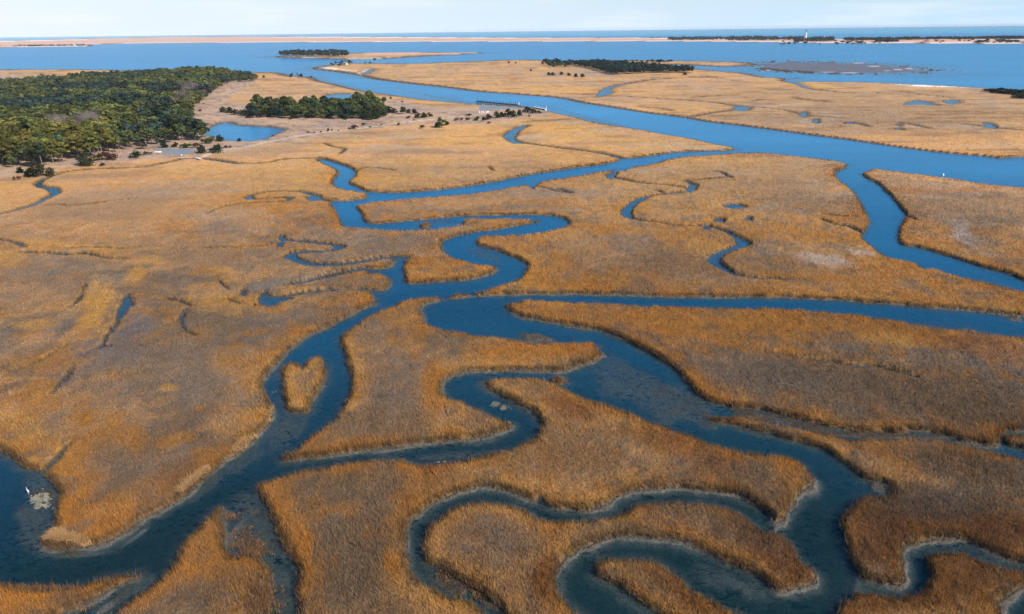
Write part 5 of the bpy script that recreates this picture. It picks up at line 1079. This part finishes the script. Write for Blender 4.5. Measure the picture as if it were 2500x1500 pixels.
oysters('oyster_reef', 'strip of pale oysters in the bend of the middle creek', [(1210, 988, 16, 8), (1232, 998, 15, 6)], 1500)
oysters('oyster_clump', 'small scattered oysters by the near bank of the middle creek', [(1068, 1129, 9, 2.5), (1084, 1128, 6, 2)], 300)
oysters('shell_scatter', 'scattered white shells on the mud of the narrow lower creek', [(1158, 1452, 8, 5), (1182, 1462, 5, 8), (1200, 1472, 9, 4), (305, 1291, 12, 3)], 130)
oysters('shell_patch', 'tiny pale shell patch beside the heart shaped island', [(670, 958, 9, 3)], 90)
# snag on the mud bar
x, y = spot(1398, 829, .1); t = thing('driftwood_snag', 'dark driftwood snag stuck in the mud bar', 'snag', (x, y, -.05), .4)
Vv, Ff = join_tubes([tube([[0, 0, -.3], [.1, 0, .5], [.05, .1, 1.2]], [.13, .1, .04]), tube([[.08, 0, .4], [.5, .1, .8], [.8, .1, .85]], [.07, .05, .02], 5), tube([[.08, .05, .7], [-.4, -.1, 1.0]], [.05, .02], 5)])
obj('branch', mesh_np('branch', Vv, Ff, 4, darkwood, None, None, True), t)
x, y = spot(645, 1427, .1); t = thing('driftwood_log', 'thin driftwood stick at the tip of the muddy point, lower left', 'driftwood', (x, y, .05), .1)
Vv, Ff = join_tubes([tube([[0, 0, .1], [.8, .05, .18], [1.6, -.05, .12]], [.05, .05, .03], 6), tube([[.9, 0, .16], [1.3, .3, .35]], [.03, .015], 5)])
obj('branch', mesh_np('branch', Vv, Ff, 4, darkwood, None, None, True), t)

# ------------------------------------------------------------------ light, air, sky, camera
SUN_AZ = math.atan2(.80, -.60)          # direction to the sun: right of and behind the camera (x, y)
EL = math.radians(36)
sd = Vector((math.cos(EL) * .80, math.cos(EL) * -.60, math.sin(EL)))
sl = bpy.data.lights.new('sun', 'SUN'); sl.energy = 4.8; sl.angle = math.radians(.55); sl.color = (1, .92, .78)
so = bpy.data.objects.new('sun', sl); COL.objects.link(so); so.rotation_euler = sd.to_track_quat('Z', 'Y').to_euler(); so.location = (0, 0, 200)
w = bpy.data.worlds.new('World'); S.world = w; w.use_nodes = True; nt = w.node_tree
bg = nt.nodes['Background']; sk = nt.nodes.new('ShaderNodeTexSky'); sk.sky_type = 'NISHITA'; sk.sun_disc = False
sk.sun_elevation = EL; sk.sun_rotation = math.atan2(sd.x, sd.y); sk.altitude = 0; sk.air_density = 1.0; sk.dust_density = 1.0; sk.ozone_density = 2.5
bg.inputs[1].default_value = .10
def WN(t, **kw):
    n_ = nt.nodes.new('ShaderNode' + t)
    for a_, b_ in kw.items(): setattr(n_, a_, b_)
    return n_
tcw = WN('TexCoord'); sep = WN('SeparateXYZ'); nt.links.new(tcw.outputs['Generated'], sep.inputs[0])
el = WN('MapRange'); el.inputs[1].default_value = 0.0; el.inputs[2].default_value = .22; el.inputs[3].default_value = 1; el.inputs[4].default_value = 0; nt.links.new(sep.outputs['Z'], el.inputs[0])
pw = WN('Math', operation='POWER'); pw.inputs[1].default_value = 1.3; nt.links.new(el.outputs[0], pw.inputs[0])
lr = WN('MapRange'); lr.inputs[1].default_value = -.6; lr.inputs[2].default_value = .6; nt.links.new(sep.outputs['X'], lr.inputs[0])
hz = WN('MixRGB'); hz.inputs[1].default_value = (6.7, 7.3, 8.2, 1); hz.inputs[2].default_value = (4.4, 6.2, 7.9, 1); nt.links.new(lr.outputs[0], hz.inputs[0])
cmap = WN('Mapping'); cmap.inputs['Scale'].default_value = (2.5, 2.5, 26); nt.links.new(tcw.outputs['Generated'], cmap.inputs[0])
cn = WN('TexNoise'); cn.inputs['Scale'].default_value = 2.2; cn.inputs['Detail'].default_value = 5; nt.links.new(cmap.outputs[0], cn.inputs['Vector'])
cr_ = WN('MapRange'); cr_.inputs[1].default_value = .5; cr_.inputs[2].default_value = .8; cr_.inputs[3].default_value = 0; cr_.inputs[4].default_value = .55; nt.links.new(cn.outputs['Fac'], cr_.inputs[0])
hz2 = WN('MixRGB'); hz2.inputs[2].default_value = (8.0, 8.1, 8.4, 1); nt.links.new(cr_.outputs[0], hz2.inputs[0]); nt.links.new(hz.outputs[0], hz2.inputs[1])
hs = WN('HueSaturation'); hs.inputs['Saturation'].default_value = 1.55; hs.inputs['Value'].default_value = 1.1; nt.links.new(sk.outputs[0], hs.inputs['Color'])
wm = WN('MixRGB'); nt.links.new(pw.outputs[0], wm.inputs[0]); nt.links.new(hs.outputs[0], wm.inputs[1]); nt.links.new(hz2.outputs[0], wm.inputs[2])
nt.links.new(wm.outputs[0], bg.inputs[0])
# the air: one even, pale volume round everything
mh, N, L, out = newmat('haze_air'); pv = N('VolumePrincipled'); pv.inputs['Density'].default_value = 2.4e-5; pv.inputs['Color'].default_value = (.80, .88, 1, 1); pv.inputs['Anisotropy'].default_value = -0.25
L(pv.outputs[0], out.inputs['Volume'])
bm = NB(); bm_box(bm, (0, 20000, (82 - 5) / 2), (280000, 60000, 82 + 5)); bm_done('haze', bm, mh, None, kind='stuff', label='pale sea air over the marsh and bay')
S.view_settings.view_transform = 'Standard'; S.view_settings.look = 'None'; S.view_settings.exposure = 0.42; S.view_settings.gamma = 1
cam = bpy.data.cameras.new('camera'); co = bpy.data.objects.new('camera', cam); COL.objects.link(co); S.camera = co
cam.sensor_width = 36; cam.lens = F / W * 36; cam.clip_start = 1; cam.clip_end = 90000
Xv = Vector((1, 0, 0)); Dn = Vector((0, -SP, -CP)); Fw = Vector((0, CP, -SP))
right = Xv * CR + Dn * SR; down = -Xv * SR + Dn * CR
M = Matrix((right, -down, -Fw)).transposed().to_4x4(); M.translation = (0, 0, CAMH); co.matrix_world = M
S.cycles.max_bounces = 5; S.cycles.transparent_max_bounces = 6; S.cycles.diffuse_bounces = 2; S.cycles.glossy_bounces = 2; S.cycles.volume_bounces = 0
S.cycles.use_denoising = True; S.cycles.denoising_prefilter = 'NONE'; S.cycles.sample_clamp_indirect = 2.5
